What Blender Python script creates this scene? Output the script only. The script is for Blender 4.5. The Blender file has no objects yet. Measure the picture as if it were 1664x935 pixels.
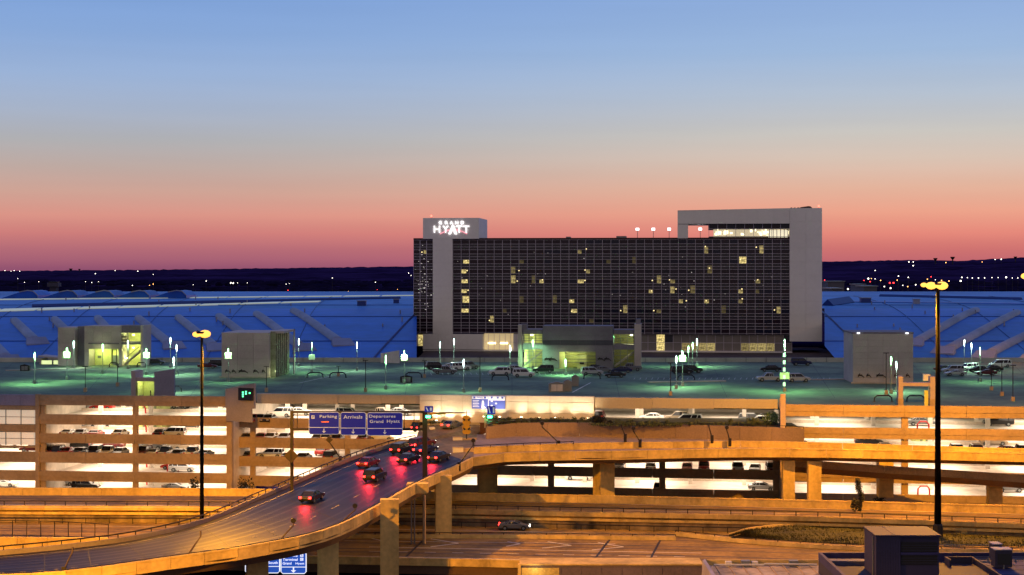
import bpy, bmesh, math, random
from math import sin, cos, pi, radians, atan2, hypot, sqrt
from mathutils import Vector, Matrix, noise
SC = bpy.context.scene
COL = SC.collection
R = random.Random(7)

# ------------------------------------------------------------------ camera
F, CX, YH, H = 2624.0, 832.0, 437.0, 38.0      # focal length in photo pixels, centre column, eye-level row, eye height (m)
cam = bpy.data.cameras.new("camera"); camo = bpy.data.objects.new("camera", cam); COL.objects.link(camo)
cam.sensor_width = 36; cam.lens = 36 * F / 1664; cam.shift_y = -(467.5 - YH) / 1664
cam.clip_start = 1; cam.clip_end = 60000
camo.location = (0, 0, H); camo.rotation_euler = (pi / 2, 0, 0)
SC.camera = camo
SC.view_settings.view_transform = 'Standard'; SC.view_settings.look = 'None'
SC.view_settings.exposure = 0; SC.view_settings.gamma = 1
SC.cycles.use_denoising = True
SC.cycles.max_bounces = 5; SC.cycles.diffuse_bounces = 3; SC.cycles.glossy_bounces = 2
SC.cycles.transmission_bounces = 3; SC.cycles.sample_clamp_indirect = 6
SC.cycles.caustics_reflective = False; SC.cycles.caustics_refractive = False

def srgb(r, g, b):
    f = lambda c: (c / 255 / 12.92) if c <= 10.3 else ((c / 255 + .055) / 1.055) ** 2.4
    return (f(r), f(g), f(b), 1)

# ------------------------------------------------------------------ dusk sky (after sunset, sun below the horizon: no sun lamp)
W = bpy.data.worlds.new("World"); SC.world = W; W.use_nodes = True
nt = W.node_tree; N = nt.nodes; L = nt.links
for n in list(N): N.remove(n)
out = N.new('ShaderNodeOutputWorld'); bg = N.new('ShaderNodeBackground'); L.new(bg.outputs[0], out.inputs[0])
tc = N.new('ShaderNodeTexCoord'); sx = N.new('ShaderNodeSeparateXYZ'); L.new(tc.outputs['Generated'], sx.inputs[0])
def ramp(stops):
    r = N.new('ShaderNodeValToRGB'); cr = r.color_ramp
    for i, (p, c) in enumerate(stops):
        e = cr.elements[i] if i < 2 else cr.elements.new(p)
        e.position = p; e.color = srgb(*c)
    return r
def el(py): return sin(math.atan((YH - py) / F)) / .2
left = [(0, (146, 74, 108)), (el(423), (166, 88, 111)), (el(405), (180, 98, 111)), (el(380), (206, 116, 112)), (el(352), (218, 140, 124)),
        (el(315), (206, 158, 142)), (el(275), (190, 168, 160)), (el(235), (176, 175, 178)), (el(185), (162, 176, 200)), (el(130), (147, 174, 214)), (el(60), (126, 163, 216)),
        (el(-10), (112, 154, 215)), (1, (94, 138, 206))]
right = [(0, (178, 84, 104)), (el(423), (194, 92, 100)), (el(405), (207, 102, 98)), (el(380), (228, 124, 106)), (el(347), (235, 153, 124)),
         (el(308), (228, 174, 147)), (el(262), (216, 192, 175)), (el(220), (202, 197, 190)), (el(160), (178, 191, 208)), (el(90), (151, 181, 219)), (el(40), (140, 173, 219)),
         (el(-10), (132, 167, 219)), (1, (100, 142, 206))]
mr = N.new('ShaderNodeMapRange'); mr.inputs['From Max'].default_value = .2; L.new(sx.outputs[2], mr.inputs[0])
ra, rb = ramp(left), ramp(right); L.new(mr.outputs[0], ra.inputs[0]); L.new(mr.outputs[0], rb.inputs[0])
mx = N.new('ShaderNodeMapRange'); mx.interpolation_type = 'SMOOTHSTEP'
mx.inputs['From Min'].default_value = -.24; mx.inputs['From Max'].default_value = .26; L.new(sx.outputs[0], mx.inputs[0])
mixlr = N.new('ShaderNodeMixRGB'); L.new(mx.outputs[0], mixlr.inputs[0]); L.new(ra.outputs[0], mixlr.inputs[1]); L.new(rb.outputs[0], mixlr.inputs[2])
# faint streaks of high cloud low in the sky
mp = N.new('ShaderNodeMapping'); mp.inputs['Scale'].default_value = (3, 3, 60); L.new(tc.outputs['Generated'], mp.inputs[0])
ns = N.new('ShaderNodeTexNoise'); ns.inputs['Scale'].default_value = 1.6; ns.inputs['Detail'].default_value = 4; L.new(mp.outputs[0], ns.inputs[0])
nm = N.new('ShaderNodeMapRange'); nm.inputs['To Min'].default_value = .96; nm.inputs['To Max'].default_value = 1.04; L.new(ns.outputs[0], nm.inputs[0])
hs = N.new('ShaderNodeMixRGB'); hs.blend_type = 'MULTIPLY'; hs.inputs[0].default_value = 1
hsv = N.new('ShaderNodeHueSaturation'); hsv.inputs['Saturation'].default_value = .92; hsv.inputs['Value'].default_value = 1.01; L.new(mixlr.outputs[0], hsv.inputs['Color']); L.new(hsv.outputs[0], hs.inputs[1]); L.new(nm.outputs[0], hs.inputs[2])
# higher up: deepening blue to the zenith
up = N.new('ShaderNodeMapRange'); up.interpolation_type = 'SMOOTHSTEP'; up.inputs['From Min'].default_value = .17; up.inputs['From Max'].default_value = .8
L.new(sx.outputs[2], up.inputs[0])
mz = N.new('ShaderNodeMixRGB'); mz.inputs[2].default_value = srgb(58, 98, 190); L.new(up.outputs[0], mz.inputs[0]); L.new(hs.outputs[0], mz.inputs[1])
# away from the afterglow (behind the camera): dull slate blue
bk = N.new('ShaderNodeMapRange'); bk.interpolation_type = 'SMOOTHSTEP'; bk.inputs['From Min'].default_value = .6; bk.inputs['From Max'].default_value = -.6
L.new(sx.outputs[1], bk.inputs[0])
mb_ = N.new('ShaderNodeMixRGB'); mb_.inputs[2].default_value = srgb(158, 146, 148); L.new(bk.outputs[0], mb_.inputs[0]); L.new(mz.outputs[0], mb_.inputs[1])
L.new(mb_.outputs[0], bg.inputs[0]); bg.inputs[1].default_value = 1.0

# ------------------------------------------------------------------ helpers
def P(px, py, Y): return Vector(((px - CX) * Y / F, Y, H - (py - YH) * Y / F))
def G(px, py, z):
    Y = F * (H - z) / (py - YH); return Vector(((px - CX) * Y / F, Y, z))

MATS = {}
def mat(name, col, rough=.7, metal=0, var=.12, scale=.8, fine=8, bump=.0, emit=None, es=0, streak=0, rnd=0, spec=.5):
    if name in MATS: return MATS[name]
    m = bpy.data.materials.new(name); m.use_nodes = True; t = m.node_tree; n = t.nodes; l = t.links
    b = n['Principled BSDF']; c = col if len(col) == 4 else (*col, 1)
    b.inputs['Roughness'].default_value = rough; b.inputs['Metallic'].default_value = metal
    b.inputs['Specular IOR Level'].default_value = spec
    b.inputs['Base Color'].default_value = c
    if emit:
        b.inputs['Emission Color'].default_value = emit if len(emit) == 4 else (*emit, 1)
        b.inputs['Emission Strength'].default_value = es
    if var:
        tc = n.new('ShaderNodeTexCoord')
        a = n.new('ShaderNodeTexNoise'); a.inputs['Scale'].default_value = scale * .25; a.inputs['Detail'].default_value = 6
        f = n.new('ShaderNodeTexNoise'); f.inputs['Scale'].default_value = fine * .5; f.inputs['Detail'].default_value = 3
        mpn = n.new('ShaderNodeMapping'); mpn.inputs['Scale'].default_value = (1, 1, .15 if streak else 1)
        g = n.new('ShaderNodeNewGeometry')
        l.new(g.outputs['Position'], mpn.inputs[0]); l.new(mpn.outputs[0], a.inputs[0]); l.new(g.outputs['Position'], f.inputs[0])
        ad = n.new('ShaderNodeMath'); ad.operation = 'ADD'; l.new(a.outputs[0], ad.inputs[0]); 
        ml = n.new('ShaderNodeMath'); ml.operation = 'MULTIPLY'; ml.inputs[1].default_value = .5; l.new(f.outputs[0], ml.inputs[0]); l.new(ml.outputs[0], ad.inputs[1])
        rg = n.new('ShaderNodeMapRange'); rg.inputs['From Min'].default_value = .45; rg.inputs['From Max'].default_value = 1.05
        rg.inputs['To Min'].default_value = 1 - 2 * var; rg.inputs['To Max'].default_value = 1 + 2 * var; l.new(ad.outputs[0], rg.inputs[0])
        last = rg.outputs[0]
        if rnd:
            oi = n.new('ShaderNodeObjectInfo'); rr = n.new('ShaderNodeMapRange'); rr.inputs['To Min'].default_value = 1 - rnd; rr.inputs['To Max'].default_value = 1 + rnd
            l.new(oi.outputs['Random'], rr.inputs[0]); m2 = n.new('ShaderNodeMath'); m2.operation = 'MULTIPLY'
            l.new(last, m2.inputs[0]); l.new(rr.outputs[0], m2.inputs[1]); last = m2.outputs[0]
        vm = n.new('ShaderNodeVectorMath'); vm.operation = 'SCALE'; vm.inputs[0].default_value = c[:3]; l.new(last, vm.inputs['Scale'])
        l.new(vm.outputs[0], b.inputs['Base Color'])
        if bump:
            bp = n.new('ShaderNodeBump'); bp.inputs['Strength'].default_value = bump; bp.inputs['Distance'].default_value = .05
            l.new(f.outputs[0], bp.inputs['Height']); l.new(bp.outputs[0], b.inputs['Normal'])
    MATS[name] = m; return m

def emat(name, col, s):
    if name in MATS: return MATS[name]
    m = bpy.data.materials.new(name); m.use_nodes = True; b = m.node_tree.nodes['Principled BSDF']
    b.inputs['Base Color'].default_value = (*col[:3], 1); b.inputs['Emission Color'].default_value = (*col[:3], 1); b.inputs['Emission Strength'].default_value = s
    MATS[name] = m; return m

class MB:
    def __init__(s): s.v = []; s.f = []
    def box(s, x0, x1, y0, y1, z0, z1):
        b = len(s.v)
        s.v += [(x0, y0, z0), (x1, y0, z0), (x1, y1, z0), (x0, y1, z0), (x0, y0, z1), (x1, y0, z1), (x1, y1, z1), (x0, y1, z1)]
        s.f += [tuple(b + i for i in q) for q in ((0, 3, 2, 1), (4, 5, 6, 7), (0, 1, 5, 4), (1, 2, 6, 5), (2, 3, 7, 6), (3, 0, 4, 7))]
        return s
    def hexa(s, pts):           # 8 points: bottom ring 4, top ring 4
        b = len(s.v); s.v += [tuple(p) for p in pts]
        s.f += [tuple(b + i for i in q) for q in ((0, 3, 2, 1), (4, 5, 6, 7), (0, 1, 5, 4), (1, 2, 6, 5), (2, 3, 7, 6), (3, 0, 4, 7))]
        return s
    def quad(s, a, b_, c, d):
        b = len(s.v); s.v += [tuple(a), tuple(b_), tuple(c), tuple(d)]; s.f.append((b, b + 1, b + 2, b + 3)); return s
    def tube(s, pts, r, n=6, caps=True, r1=None):
        pts = [Vector(p) for p in pts]; rings = []
        for i, p in enumerate(pts):
            d = (pts[min(i + 1, len(pts) - 1)] - pts[max(i - 1, 0)]).normalized()
            a = d.orthogonal().normalized() if abs(d.z) < .9 else Vector((1, 0, 0)); 
            if abs(d.z) < .9: a = d.cross(Vector((0, 0, 1))).normalized()
            c = d.cross(a).normalized(); b = len(s.v)
            rr = r if r1 is None else r + (r1 - r) * i / max(1, len(pts) - 1)
            for k in range(n):
                t = 2 * pi * k / n; s.v.append(tuple(p + a * cos(t) * rr + c * sin(t) * rr))
            rings.append(b)
        for q0, q1 in zip(rings, rings[1:]):
            for k in range(n): s.f.append((q0 + k, q0 + (k + 1) % n, q1 + (k + 1) % n, q1 + k))
        if caps: s.f.append(tuple(rings[0] + k for k in range(n))[::-1]); s.f.append(tuple(rings[-1] + k for k in range(n)))
        return s
    def prism(s, poly, y0, y1):     # poly in (x, z), extruded along y
        b = len(s.v); n = len(poly)
        s.v += [(x, y0, z) for x, z in poly] + [(x, y1, z) for x, z in poly]
        s.f.append(tuple(b + i for i in range(n))); s.f.append(tuple(b + n + i for i in range(n))[::-1])
        for i in range(n): j = (i + 1) % n; s.f.append((b + i, b + n + i, b + n + j, b + j))
        return s
    def mesh(s, name, m, smooth=False):
        me = bpy.data.meshes.new(name); me.from_pydata(s.v, [], s.f); me.update()
        if smooth:
            for p in me.polygons: p.use_smooth = True
        if m: me.materials.append(m)
        return me

def link(name, me, parent=None, loc=None, rz=0):
    o = bpy.data.objects.new(name, me); COL.objects.link(o)
    if parent: o.parent = parent
    if loc is not None: o.location = loc
    if rz: o.rotation_euler = (0, 0, rz)
    return o
def obj(name, mb, m, parent=None, loc=None, rz=0, smooth=False):
    me = mb.mesh(name, m, smooth)
    if parent is not None or True:
        bm = bmesh.new(); bm.from_mesh(me); bmesh.ops.recalc_face_normals(bm, faces=bm.faces); bm.to_mesh(me); bm.free()
    return link(name, me, parent, loc, rz)
def tag(o, label, cat, group=None):
    o['label'] = label; o['category'] = cat
    if group: o['group'] = group
    return o
def thing(name, label, cat, loc=(0, 0, 0), rz=0, group=None):
    return tag(link(name, None, None, loc, rz), label, cat, group)
def struct(name, mb, m, kind='structure', smooth=False):
    o = obj(name, mb, m, smooth=smooth); o['kind'] = kind; return o
def stuff(o): o['kind'] = 'stuff'; return o
ORD = ['first', 'second', 'third', 'fourth', 'fifth', 'sixth', 'seventh', 'eighth', 'ninth', 'tenth', 'eleventh', 'twelfth', 'thirteenth', 'fourteenth',
       'fifteenth', 'sixteenth', 'seventeenth', 'eighteenth', 'nineteenth', 'twentieth']
ORD += ['twenty-' + x for x in ORD[:9]] + ['thirtieth'] + ['thirty-' + x for x in ORD[:9]] + ['fortieth'] + ['forty-' + x for x in ORD[:9]] + ['fiftieth']

class Pl:
    """a vertical reference plane: local x along it, local y = depth behind it"""
    def __init__(s, px0, Y0, yaw=0):
        s.X0 = (px0 - CX) * Y0 / F; s.Y0 = Y0; s.a = radians(yaw); s.c = cos(s.a); s.s = sin(s.a)
    def u(s, px, d=0):
        k = (px - CX) / F; return (k * (s.Y0 + d * s.c) - s.X0 - d * s.s) / (s.c + k * s.s)
    def z(s, px, py, d=0): return H - (py - YH) / F * (s.Y0 - s.u(px, d) * s.s + d * s.c)
    def w(s, u, d, z): return Vector((s.X0 + u * s.c + d * s.s, s.Y0 - u * s.s + d * s.c, z))
    def empty(s, name, label, cat, group=None): return thing(name, label, cat, (s.X0, s.Y0, 0), -s.a, group)

BOLD = .01
def text_mesh(txt, w, h, m, ext=.02, spacing=1.0):
    cu = bpy.data.curves.new('lettering', 'FONT'); cu.body = txt; cu.extrude = .02; cu.space_character = spacing; cu.resolution_u = 3; cu.offset = BOLD
    o = bpy.data.objects.new('lettering', cu); COL.objects.link(o)
    dg = bpy.context.evaluated_depsgraph_get(); me = bpy.data.meshes.new_from_object(o.evaluated_get(dg))
    bpy.data.objects.remove(o); bpy.data.curves.remove(cu)
    xs = [v.co.x for v in me.vertices]; ys = [v.co.y for v in me.vertices]
    x0, x1, y0, y1 = min(xs), max(xs), min(ys), max(ys)
    for v in me.vertices:
        x = (v.co.x - x0) / (x1 - x0) * w; z = (v.co.y - y0) / (y1 - y0) * h; y = -v.co.z / .02 * ext
        v.co = (x, y, z)
    me.materials.clear(); me.materials.append(m); me.name = 'lettering'
    return me
def text_part(parent, txt, x, y, z, w, h, m, ext=.02, spacing=1.0, name='lettering'):
    return link(name, text_mesh(txt, w, h, m, ext, spacing), parent, (x, y, z))

def crom(pts, n):
    out = []
    m = len(pts) - 1
    for i in range(n):
        t = i / (n - 1) * m; k = min(int(t), m - 1); f = t - k
        p1, p2 = pts[k], pts[k + 1]; p0 = pts[k - 1] if k else p1 * 2 - p2; p3 = pts[k + 2] if k + 2 <= m else p2 * 2 - p1
        out.append(.5 * ((2 * p1) + (p2 - p0) * f + (2 * p0 - 5 * p1 + 4 * p2 - p3) * f * f + (3 * p1 - p0 - 3 * p2 + p3) * f ** 3))
    return out
def by_length(pts, step):
    d = [0]
    for a, b in zip(pts, pts[1:]): d.append(d[-1] + (b - a).length)
    n = max(2, int(round(d[-1] / step)) + 1); out = []; k = 0
    for i in range(n):
        t = d[-1] * i / (n - 1)
        while k < len(d) - 2 and d[k + 1] < t: k += 1
        f = (t - d[k]) / max(1e-9, d[k + 1] - d[k]); out.append(pts[k].lerp(pts[k + 1], f))
    return out
def side(pts, i):
    d = pts[min(i + 1, len(pts) - 1)] - pts[max(i - 1, 0)]; d.z = 0; d.normalize(); return Vector((-d.y, d.x, 0))
def sweep(mb, pts, prof):      # prof: closed list (offset to the left, dz)
    rings = []
    for i, p in enumerate(pts):
        s_ = side(pts, i); b = len(mb.v)
        for o_, dz in prof: mb.v.append(tuple(p + s_ * o_ + Vector((0, 0, dz))))
        rings.append(b)
    n = len(prof)
    for a, b in zip(rings, rings[1:]):
        for k in range(n): mb.f.append((a + k, a + (k + 1) % n, b + (k + 1) % n, b + k))
    mb.f.append(tuple(rings[0] + k for k in range(n))); mb.f.append(tuple(rings[-1] + k for k in range(n))[::-1])
    return mb
def parapet(parent, pts, h, th, m, seg=4.0, cap=.06, name='parapet_panel', gap=.04):
    """barrier panels standing along pts (pts = top line), jointed every seg metres; thickness goes to the left (away from us)"""
    q = by_length(pts, seg); fine = by_length(pts, .7); d = [0]
    for a, b in zip(q, q[1:]):
        t = (b - a).normalized(); a2, b2 = a + t * gap / 2, b - t * gap / 2
        mid = [a2.lerp(b2, .5)]
        mb = MB(); sweep(mb, [a2] + mid + [b2], [(-.03, 0), (th, 0), (th, -h), (0, -h), (0, -.22), (-.03, -.2)])
        obj(name, mb, m, parent)
def rail(parent, pts, m, h=.5, post=3.0, r=.05, name='guard_rail', two=False, pname='post'):
    f = by_length(pts, 1.5)
    obj('rail', MB().tube(f, r, 5), m, parent)
    if two: obj('rail', MB().tube([p - Vector((0, 0, h * .5)) for p in f], r * .8, 5), m, parent)
    me = MB().box(-.05, .05, -.07, .07, -h, .0).mesh(pname, m)
    for p in by_length(pts, post): link(pname, me, parent, p)

# ------------------------------------------------------------------ materials
concrete = mat('concrete', (.42, .36, .29), .85, var=.16, scale=1.2, fine=5, streak=1, rnd=.06, bump=.2)
conc_spandrel = mat('spandrel_concrete', (.40, .29, .18), .85, var=.13, scale=1, fine=4, rnd=.07)
conc_light = mat('pale_concrete', (.62, .6, .58), .8, var=.1, scale=1, fine=3, rnd=.04)
inner = mat('garage_interior_concrete', (.66, .58, .5), .8, var=.14, scale=.9, fine=2)
asphalt = mat('asphalt', (.007, .007, .03), .5, var=.3, scale=1.0, fine=6, bump=.35, spec=.22)
road_c = mat('road_concrete', (.2, .15, .08), .75, var=.3, scale=.9, fine=4, bump=.1)
salmon = mat('pale_road_concrete', (.34, .26, .22), .75, var=.15, scale=1, fine=4)
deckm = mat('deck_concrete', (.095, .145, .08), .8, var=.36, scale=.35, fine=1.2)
paint_w = mat('white_paint', (.7, .7, .68), .6, var=.15)
steel_d = mat('dark_steel', (.016, .013, .013), .5, metal=.3, var=.1)
steel_g = mat('grey_steel', (.22, .24, .25), .45, metal=.5, var=.1)
black = mat('black_rubber', (.012, .012, .013), .6, var=.0)
glass_d = mat('dark_window_glass', (.012, .012, .018), .08, var=0)
sign_blue = mat('sign_blue', (.003, .007, .38), .6, var=.05, emit=(.008, .015, .22), es=.3, spec=.15)  # faint glow added so the panels stay blue under the sodium light
sign_white = mat('sign_white', (.13, .17, .34), .6, var=0, emit=(.7, .76, .95), es=.24)  # glow added to the lettering too, no lamp behind it
grass_m = mat('grass_ground', (.05, .047, .012), .9, var=.4, scale=2, fine=12, bump=.4)
leaf_m = mat('leaf', (.07, .09, .025), .7, var=.35, scale=6, fine=6)
leaf_d = mat('dark_leaf', (.016, .018, .012), .8, var=.3, scale=6, fine=6)
bark = mat('bark', (.05, .035, .025), .9, var=.2)

# ------------------------------------------------------------------ ground and far landscape
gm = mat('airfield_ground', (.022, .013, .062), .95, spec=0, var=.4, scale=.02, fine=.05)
mb = MB()
rowsY = [-80, 120, 600, 1200, 2200, 3200, 4200, 4900, 5100, 5400, 7000, 8600, 9000, 9400, 14000]
def horizon_z(k, which):
    px = CX + F * k
    def lin(t, xs, ys):
        for a, b, c, d in zip(xs, xs[1:], ys, ys[1:]):
            if t <= b: return c + (d - c) * max(0, (t - a) / (b - a))
        return ys[-1]
    y = lin(px, [-300, 0, 300, 600, 1000, 1340, 1500, 1560, 1664, 1900], [441, 440.5, 438, 434, 430, 425.5, 422.5, 424, 418.5, 419]) if which else \
        lin(px, [-300, 0, 300, 600, 1340, 1500, 1664, 1900], [449, 447.5, 444, 444, 440, 436, 437, 436])
    Y = 9000 if which else 5000
    return H - (y - YH) * Y / F
NX = 500
for Y in rowsY:
    for i in range(NX + 1):
        k = -.62 + 1.24 * i / NX
        X = k * max(Y, 900)
        z = -1.0
        if 4900 <= Y <= 5100:
            z = horizon_z(k, 0) * (1 if Y < 5050 else .9) + 3.2 * noise.noise(Vector((k * 260, Y * .01, 0))) + 2 * noise.noise(Vector((k * 900, Y * .01, 4)))
        elif Y == 5400: z = horizon_z(k, 0) * .6
        elif Y == 4200: z = horizon_z(k, 0) * .2
        elif Y in (8600, 9000, 9400):
            z = horizon_z(k, 1) * (1 if Y == 9000 else .85) + 4 * noise.noise(Vector((k * 300, Y * .01, 7))) + 4 * noise.noise(Vector((k * 1100, Y * .01, 9)))
        elif Y == 7000: z = 15
        mb.v.append((X, Y, z))
for j in range(len(rowsY) - 1):
    for i in range(NX):
        a = j * (NX + 1) + i; mb.f.append((a, a + 1, a + NX + 2, a + NX + 1))
struct('terrain', mb, gm)
# belts of distant wood on the plain
for nm_, Y0, n_, hh in (('distant_woods', 2600, 900, 7), ('distant_woods', 3800, 900, 9)):
    mb = MB(); rr = random.Random(Y0)
    for i in range(n_):
        k = rr.uniform(-.36, .36); Y = Y0 + rr.uniform(-350, 500); x = k * Y; w = rr.uniform(8, 26); h_ = hh * rr.uniform(.5, 1.1)
        b = len(mb.v)
        ring = 7
        for lv, (rad, zz) in enumerate(((1, -1), (.95, h_ * .55), (.5, h_))):
            for q in range(ring):
                t = 2 * pi * q / ring; jr = rr.uniform(.75, 1.2)
                mb.v.append((x + cos(t) * w * rad * jr, Y + sin(t) * w * .5 * rad * jr, zz + (rr.uniform(-.8, .8) if lv else 0)))
        for lv in range(2):
            for q in range(ring): mb.f.append((b + lv * ring + q, b + lv * ring + (q + 1) % ring, b + (lv + 1) * ring + (q + 1) % ring, b + (lv + 1) * ring + q))
        mb.f.append(tuple(b + 2 * ring + q for q in range(ring)))
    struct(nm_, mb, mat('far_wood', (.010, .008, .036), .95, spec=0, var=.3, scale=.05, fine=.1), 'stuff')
# distant lamps
far_white = emat('far_lamp_white', (1, .93, .8), 5); far_orange = emat('far_lamp_orange', (1, .45, .12), 5); far_red = emat('far_lamp_red', (1, .03, .03), 6)
def far_lamp(px, py, c, s=1.0, i=0):
    Y = 2050 + 90 * sin(px)
    if py < 448: Y = 4800
    p = P(px, py, Y); hh = max(6, p.z + 1)
    if Y > 4500: Y = 4800
    w = .42 * s * Y / F * 1.35
    t = thing('distant_lamp', f"{ORD[i % 49]} of the small distant {c} lamps {'left' if px < 700 else 'right'} of the hotel, from the left", 'lamp',
              (p.x, p.y, -1 if p.z > -1 else p.z - 1), 0, f"distant {c} lamps {'left' if px < 700 else 'right'} of the hotel")
    z = p.z - t.location.z
    obj('pole', MB().tube([(0, 0, 0), (0, 0, z)], .2, 4), steel_d, t)
    b = MB()
    for sx_ in (-1, 1):
        pass
    bm = bmesh.new(); bmesh.ops.create_icosphere(bm, subdivisions=1, radius=w, matrix=Matrix.Translation((0, 0, z)))
    me = bpy.data.meshes.new('lamp_head'); bm.to_mesh(me); bm.free(); me.materials.append({'white': far_white, 'orange': far_orange, 'red': far_red}[c]); link('lamp_head', me, t)
FL = [(8, 440, 'w'), (18, 441, 'w'), (23, 440, 'w'), (32, 441, 'w'), (29, 453, 'w'), (40, 459, 'w'), (63, 458, 'w'), (81, 459.5, 'r'), (95, 459.5, 'r'), (78, 475, 'o'), (83, 474, 'r'),
      (139, 458, 'w'), (149, 459.5, 'w'), (160, 458, 'w'), (155, 445, 'w'), (187, 440, 'w'), (224, 441, 'w'), (249, 446.5, 'w'), (243, 464, 'o'), (249, 462, 'o'), (215, 464, 'w'),
      (314, 463, 'w'), (335, 457, 'w'), (375, 460, 'W'), (379, 460.5, 'W'), (386, 460, 'w'), (402, 460, 'w'), (465, 462, 'w'), (470, 461, 'w'), (468, 472, 'r'), (566, 474, 'o'), (613, 471, 'r'),
      (646, 470.5, 'o'), (646, 476, 'w'), (664, 444, 'w'), (668, 448, 'w'), (610, 459, 'w'), (540, 452, 'w'), (505, 447, 'w'), (435, 446, 'w'),
      (1340, 447, 'w'), (1346, 447, 'w'), (1352, 447, 'w'), (1358, 446.8, 'w'), (1364, 446.5, 'w'), (1370, 446.5, 'w'), (1379, 445, 'w'), (1387, 446, 'w'), (1402, 445, 'w'), (1422, 440, 'w'),
      (1340, 455.5, 'r'), (1341, 475, 'w'), (1351, 466, 'w'), (1378, 470, 'W'), (1385, 471, 'w'), (1404, 456, 'r'), (1411, 453, 'W'), (1416, 453, 'o'), (1422, 453.5, 'w'), (1414, 458, 'r'),
      (1431, 456, 'o'), (1409, 467, 'W'), (1446, 460, 'R'), (1452, 460, 'R'), (1447, 468.5, 'W'), (1460, 449, 'w'), (1458, 455.5, 'o'), (1476, 451, 'w'), (1484, 426, 'w'), (1484, 432, 'w'), (1477, 426, 'w'),
      (1507, 454, 'o'), (1513, 450, 'r'), (1520, 455, 'w'), (1530, 456, 'o'), (1537, 427, 'o'), (1542, 457, 'o'), (1563, 451, 'w'), (1572, 451.5, 'w'), (1580, 452, 'w'), (1590, 452, 'w'), (1600, 452, 'w'), (1561, 457, 'W'),
      (1612, 451.5, 'w'), (1622, 451.5, 'w'), (1596, 426, 'o'), (1627, 421.5, 'w'), (1635, 451, 'W'), (1645, 452, 'w'), (1654, 452, 'w'), (1617, 422, 'w'), (1467, 464, 'w'), (1475, 466, 'o'), (1395, 463, 'w'), (1488, 463, 'w'), (1437, 466, 'w')]
cnt = {}
for px, py, c in sorted(FL):
    nm_ = {'w': 'white', 'o': 'orange', 'r': 'red'}[c.lower()]; k_ = (nm_, px < 700); i = cnt.get(k_, 0); cnt[k_] = i + 1
    far_lamp(px, py, nm_, (2.4 if px > 1300 else 1.9) if c.isupper() else R.uniform(.8, 1.3) * (1.35 if px > 1300 else 1), i)
# water towers on the skyline, small control tower on the left
for (px, py, s, lab) in ((115, 437, 1.0, 'dark water tower on the skyline far left'), (129, 437.5, .7, 'small dark water tower on the skyline, right of the larger left one'),
                         (1520, 420, 1.2, 'squat water tower on the right hill, left of the tallest one'), (1548, 418, 1.3, 'tallest dark water tower on the right hill with its bowl flared'),
                         (1650, 417.5, 1.0, 'dark water tower on the far right end of the skyline')):
    Y = 8300; p = P(px, py, Y); t = thing('water_tower', lab, 'water tower', (p.x, p.y, p.z - 30 * s), 0, 'water towers on the skyline')
    obj('tank', MB().tube([(0, 0, 20 * s), (0, 0, 24 * s), (0, 0, 31 * s)], 3 * s, 10, r1=10 * s), steel_d, t); obj('stem', MB().tube([(0, 0, -8), (0, 0, 21 * s)], 2.4 * s, 8), steel_d, t)
t = thing('control_tower', 'small stepped grey tower with red lights beyond the left roof', 'tower', P(88, 480, 1500), 0)
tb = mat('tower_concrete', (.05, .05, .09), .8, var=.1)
obj('shaft', MB().box(-3, 3, -3, 3, -12, 8), tb, t); obj('cab', MB().box(-5.2, 5.2, -5, 5, 8, 11.5), tb, t); obj('roof', MB().box(-4, 4, -4, 4, 11.5, 12.6), steel_d, t)

# low far buildings right of the hotel
for i, (px0, px1, py0, py1, lab) in enumerate(((1345, 1372, 458, 466, 'long low grey hangar beyond the roof just right of the hotel'), (1392, 1406, 463, 471, 'small pale shed on the plain under the lamps'),
                                     (1404, 1425, 466, 474, 'flood lit low building beyond the roof'), (1352, 1368, 470, 474, 'pale flat roofed shed close behind the roof'))):
    Y = 1900 - 250 * i; a, b = P(px0, py1, Y), P(px1, py0, Y)
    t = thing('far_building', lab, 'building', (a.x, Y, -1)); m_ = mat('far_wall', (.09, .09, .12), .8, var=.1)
    obj('wall', MB().box(0, b.x - a.x, 0, 30, 0, b.z + 1), m_, t); obj('roof', MB().box(-1, b.x - a.x + 1, -1, 31, b.z + 1, b.z + 1.8), steel_g, t)

# ------------------------------------------------------------------ terminal: long curved blue metal roof
PR = [(405, 9.3), (430, 13.8), (470, 18.9), (510, 23.5), (545, 25.7), (600, 26.8), (680, 27.2), (780, 27.0), (860, 24)]
def zr(Y):
    Y = max(PR[0][0], min(PR[-1][0], Y))
    for i in range(len(PR) - 1):
        if Y <= PR[i + 1][0]:
            (x1, y1), (x2, y2) = PR[i], PR[i + 1]
            m1 = (y2 - PR[i - 1][1]) / (x2 - PR[i - 1][0]) if i else (y2 - y1) / (x2 - x1)
            m2 = (PR[i + 2][1] - y1) / (PR[i + 2][0] - x1) if i + 2 < len(PR) else (y2 - y1) / (x2 - x1)
            h = x2 - x1; t = (Y - x1) / h
            return (2*t**3-3*t**2+1)*y1 + (t**3-2*t**2+t)*h*m1 + (-2*t**3+3*t**2)*y2 + (t**3-t**2)*h*m2
def onroof(px, py):
    lo, hi = 405.0, 700.0
    f = lambda Y: zr(Y) - (H - (py - YH) * Y / F)
    a = lo
    while a < hi and f(a) * f(a + 2) > 0: a += 2
    b = a + 2
    for _ in range(30):
        c = (a + b) / 2
        if f(a) * f(c) <= 0: b = c
        else: a = c
    Y = (a + b) / 2; return Vector(((px - CX) * Y / F, Y, zr(Y)))
roofm = mat('blue_metal_roof', (.004, .088, .47), .42, metal=.0, var=.22, scale=.1, fine=.5, bump=.05, streak=0, spec=.3)
roofs = mat('roof_seam', (.012, .04, .2), .5, var=0)
ductm = mat('roof_duct_metal', (.24, .26, .33), .55, metal=.3, var=.15, scale=.5)
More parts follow.
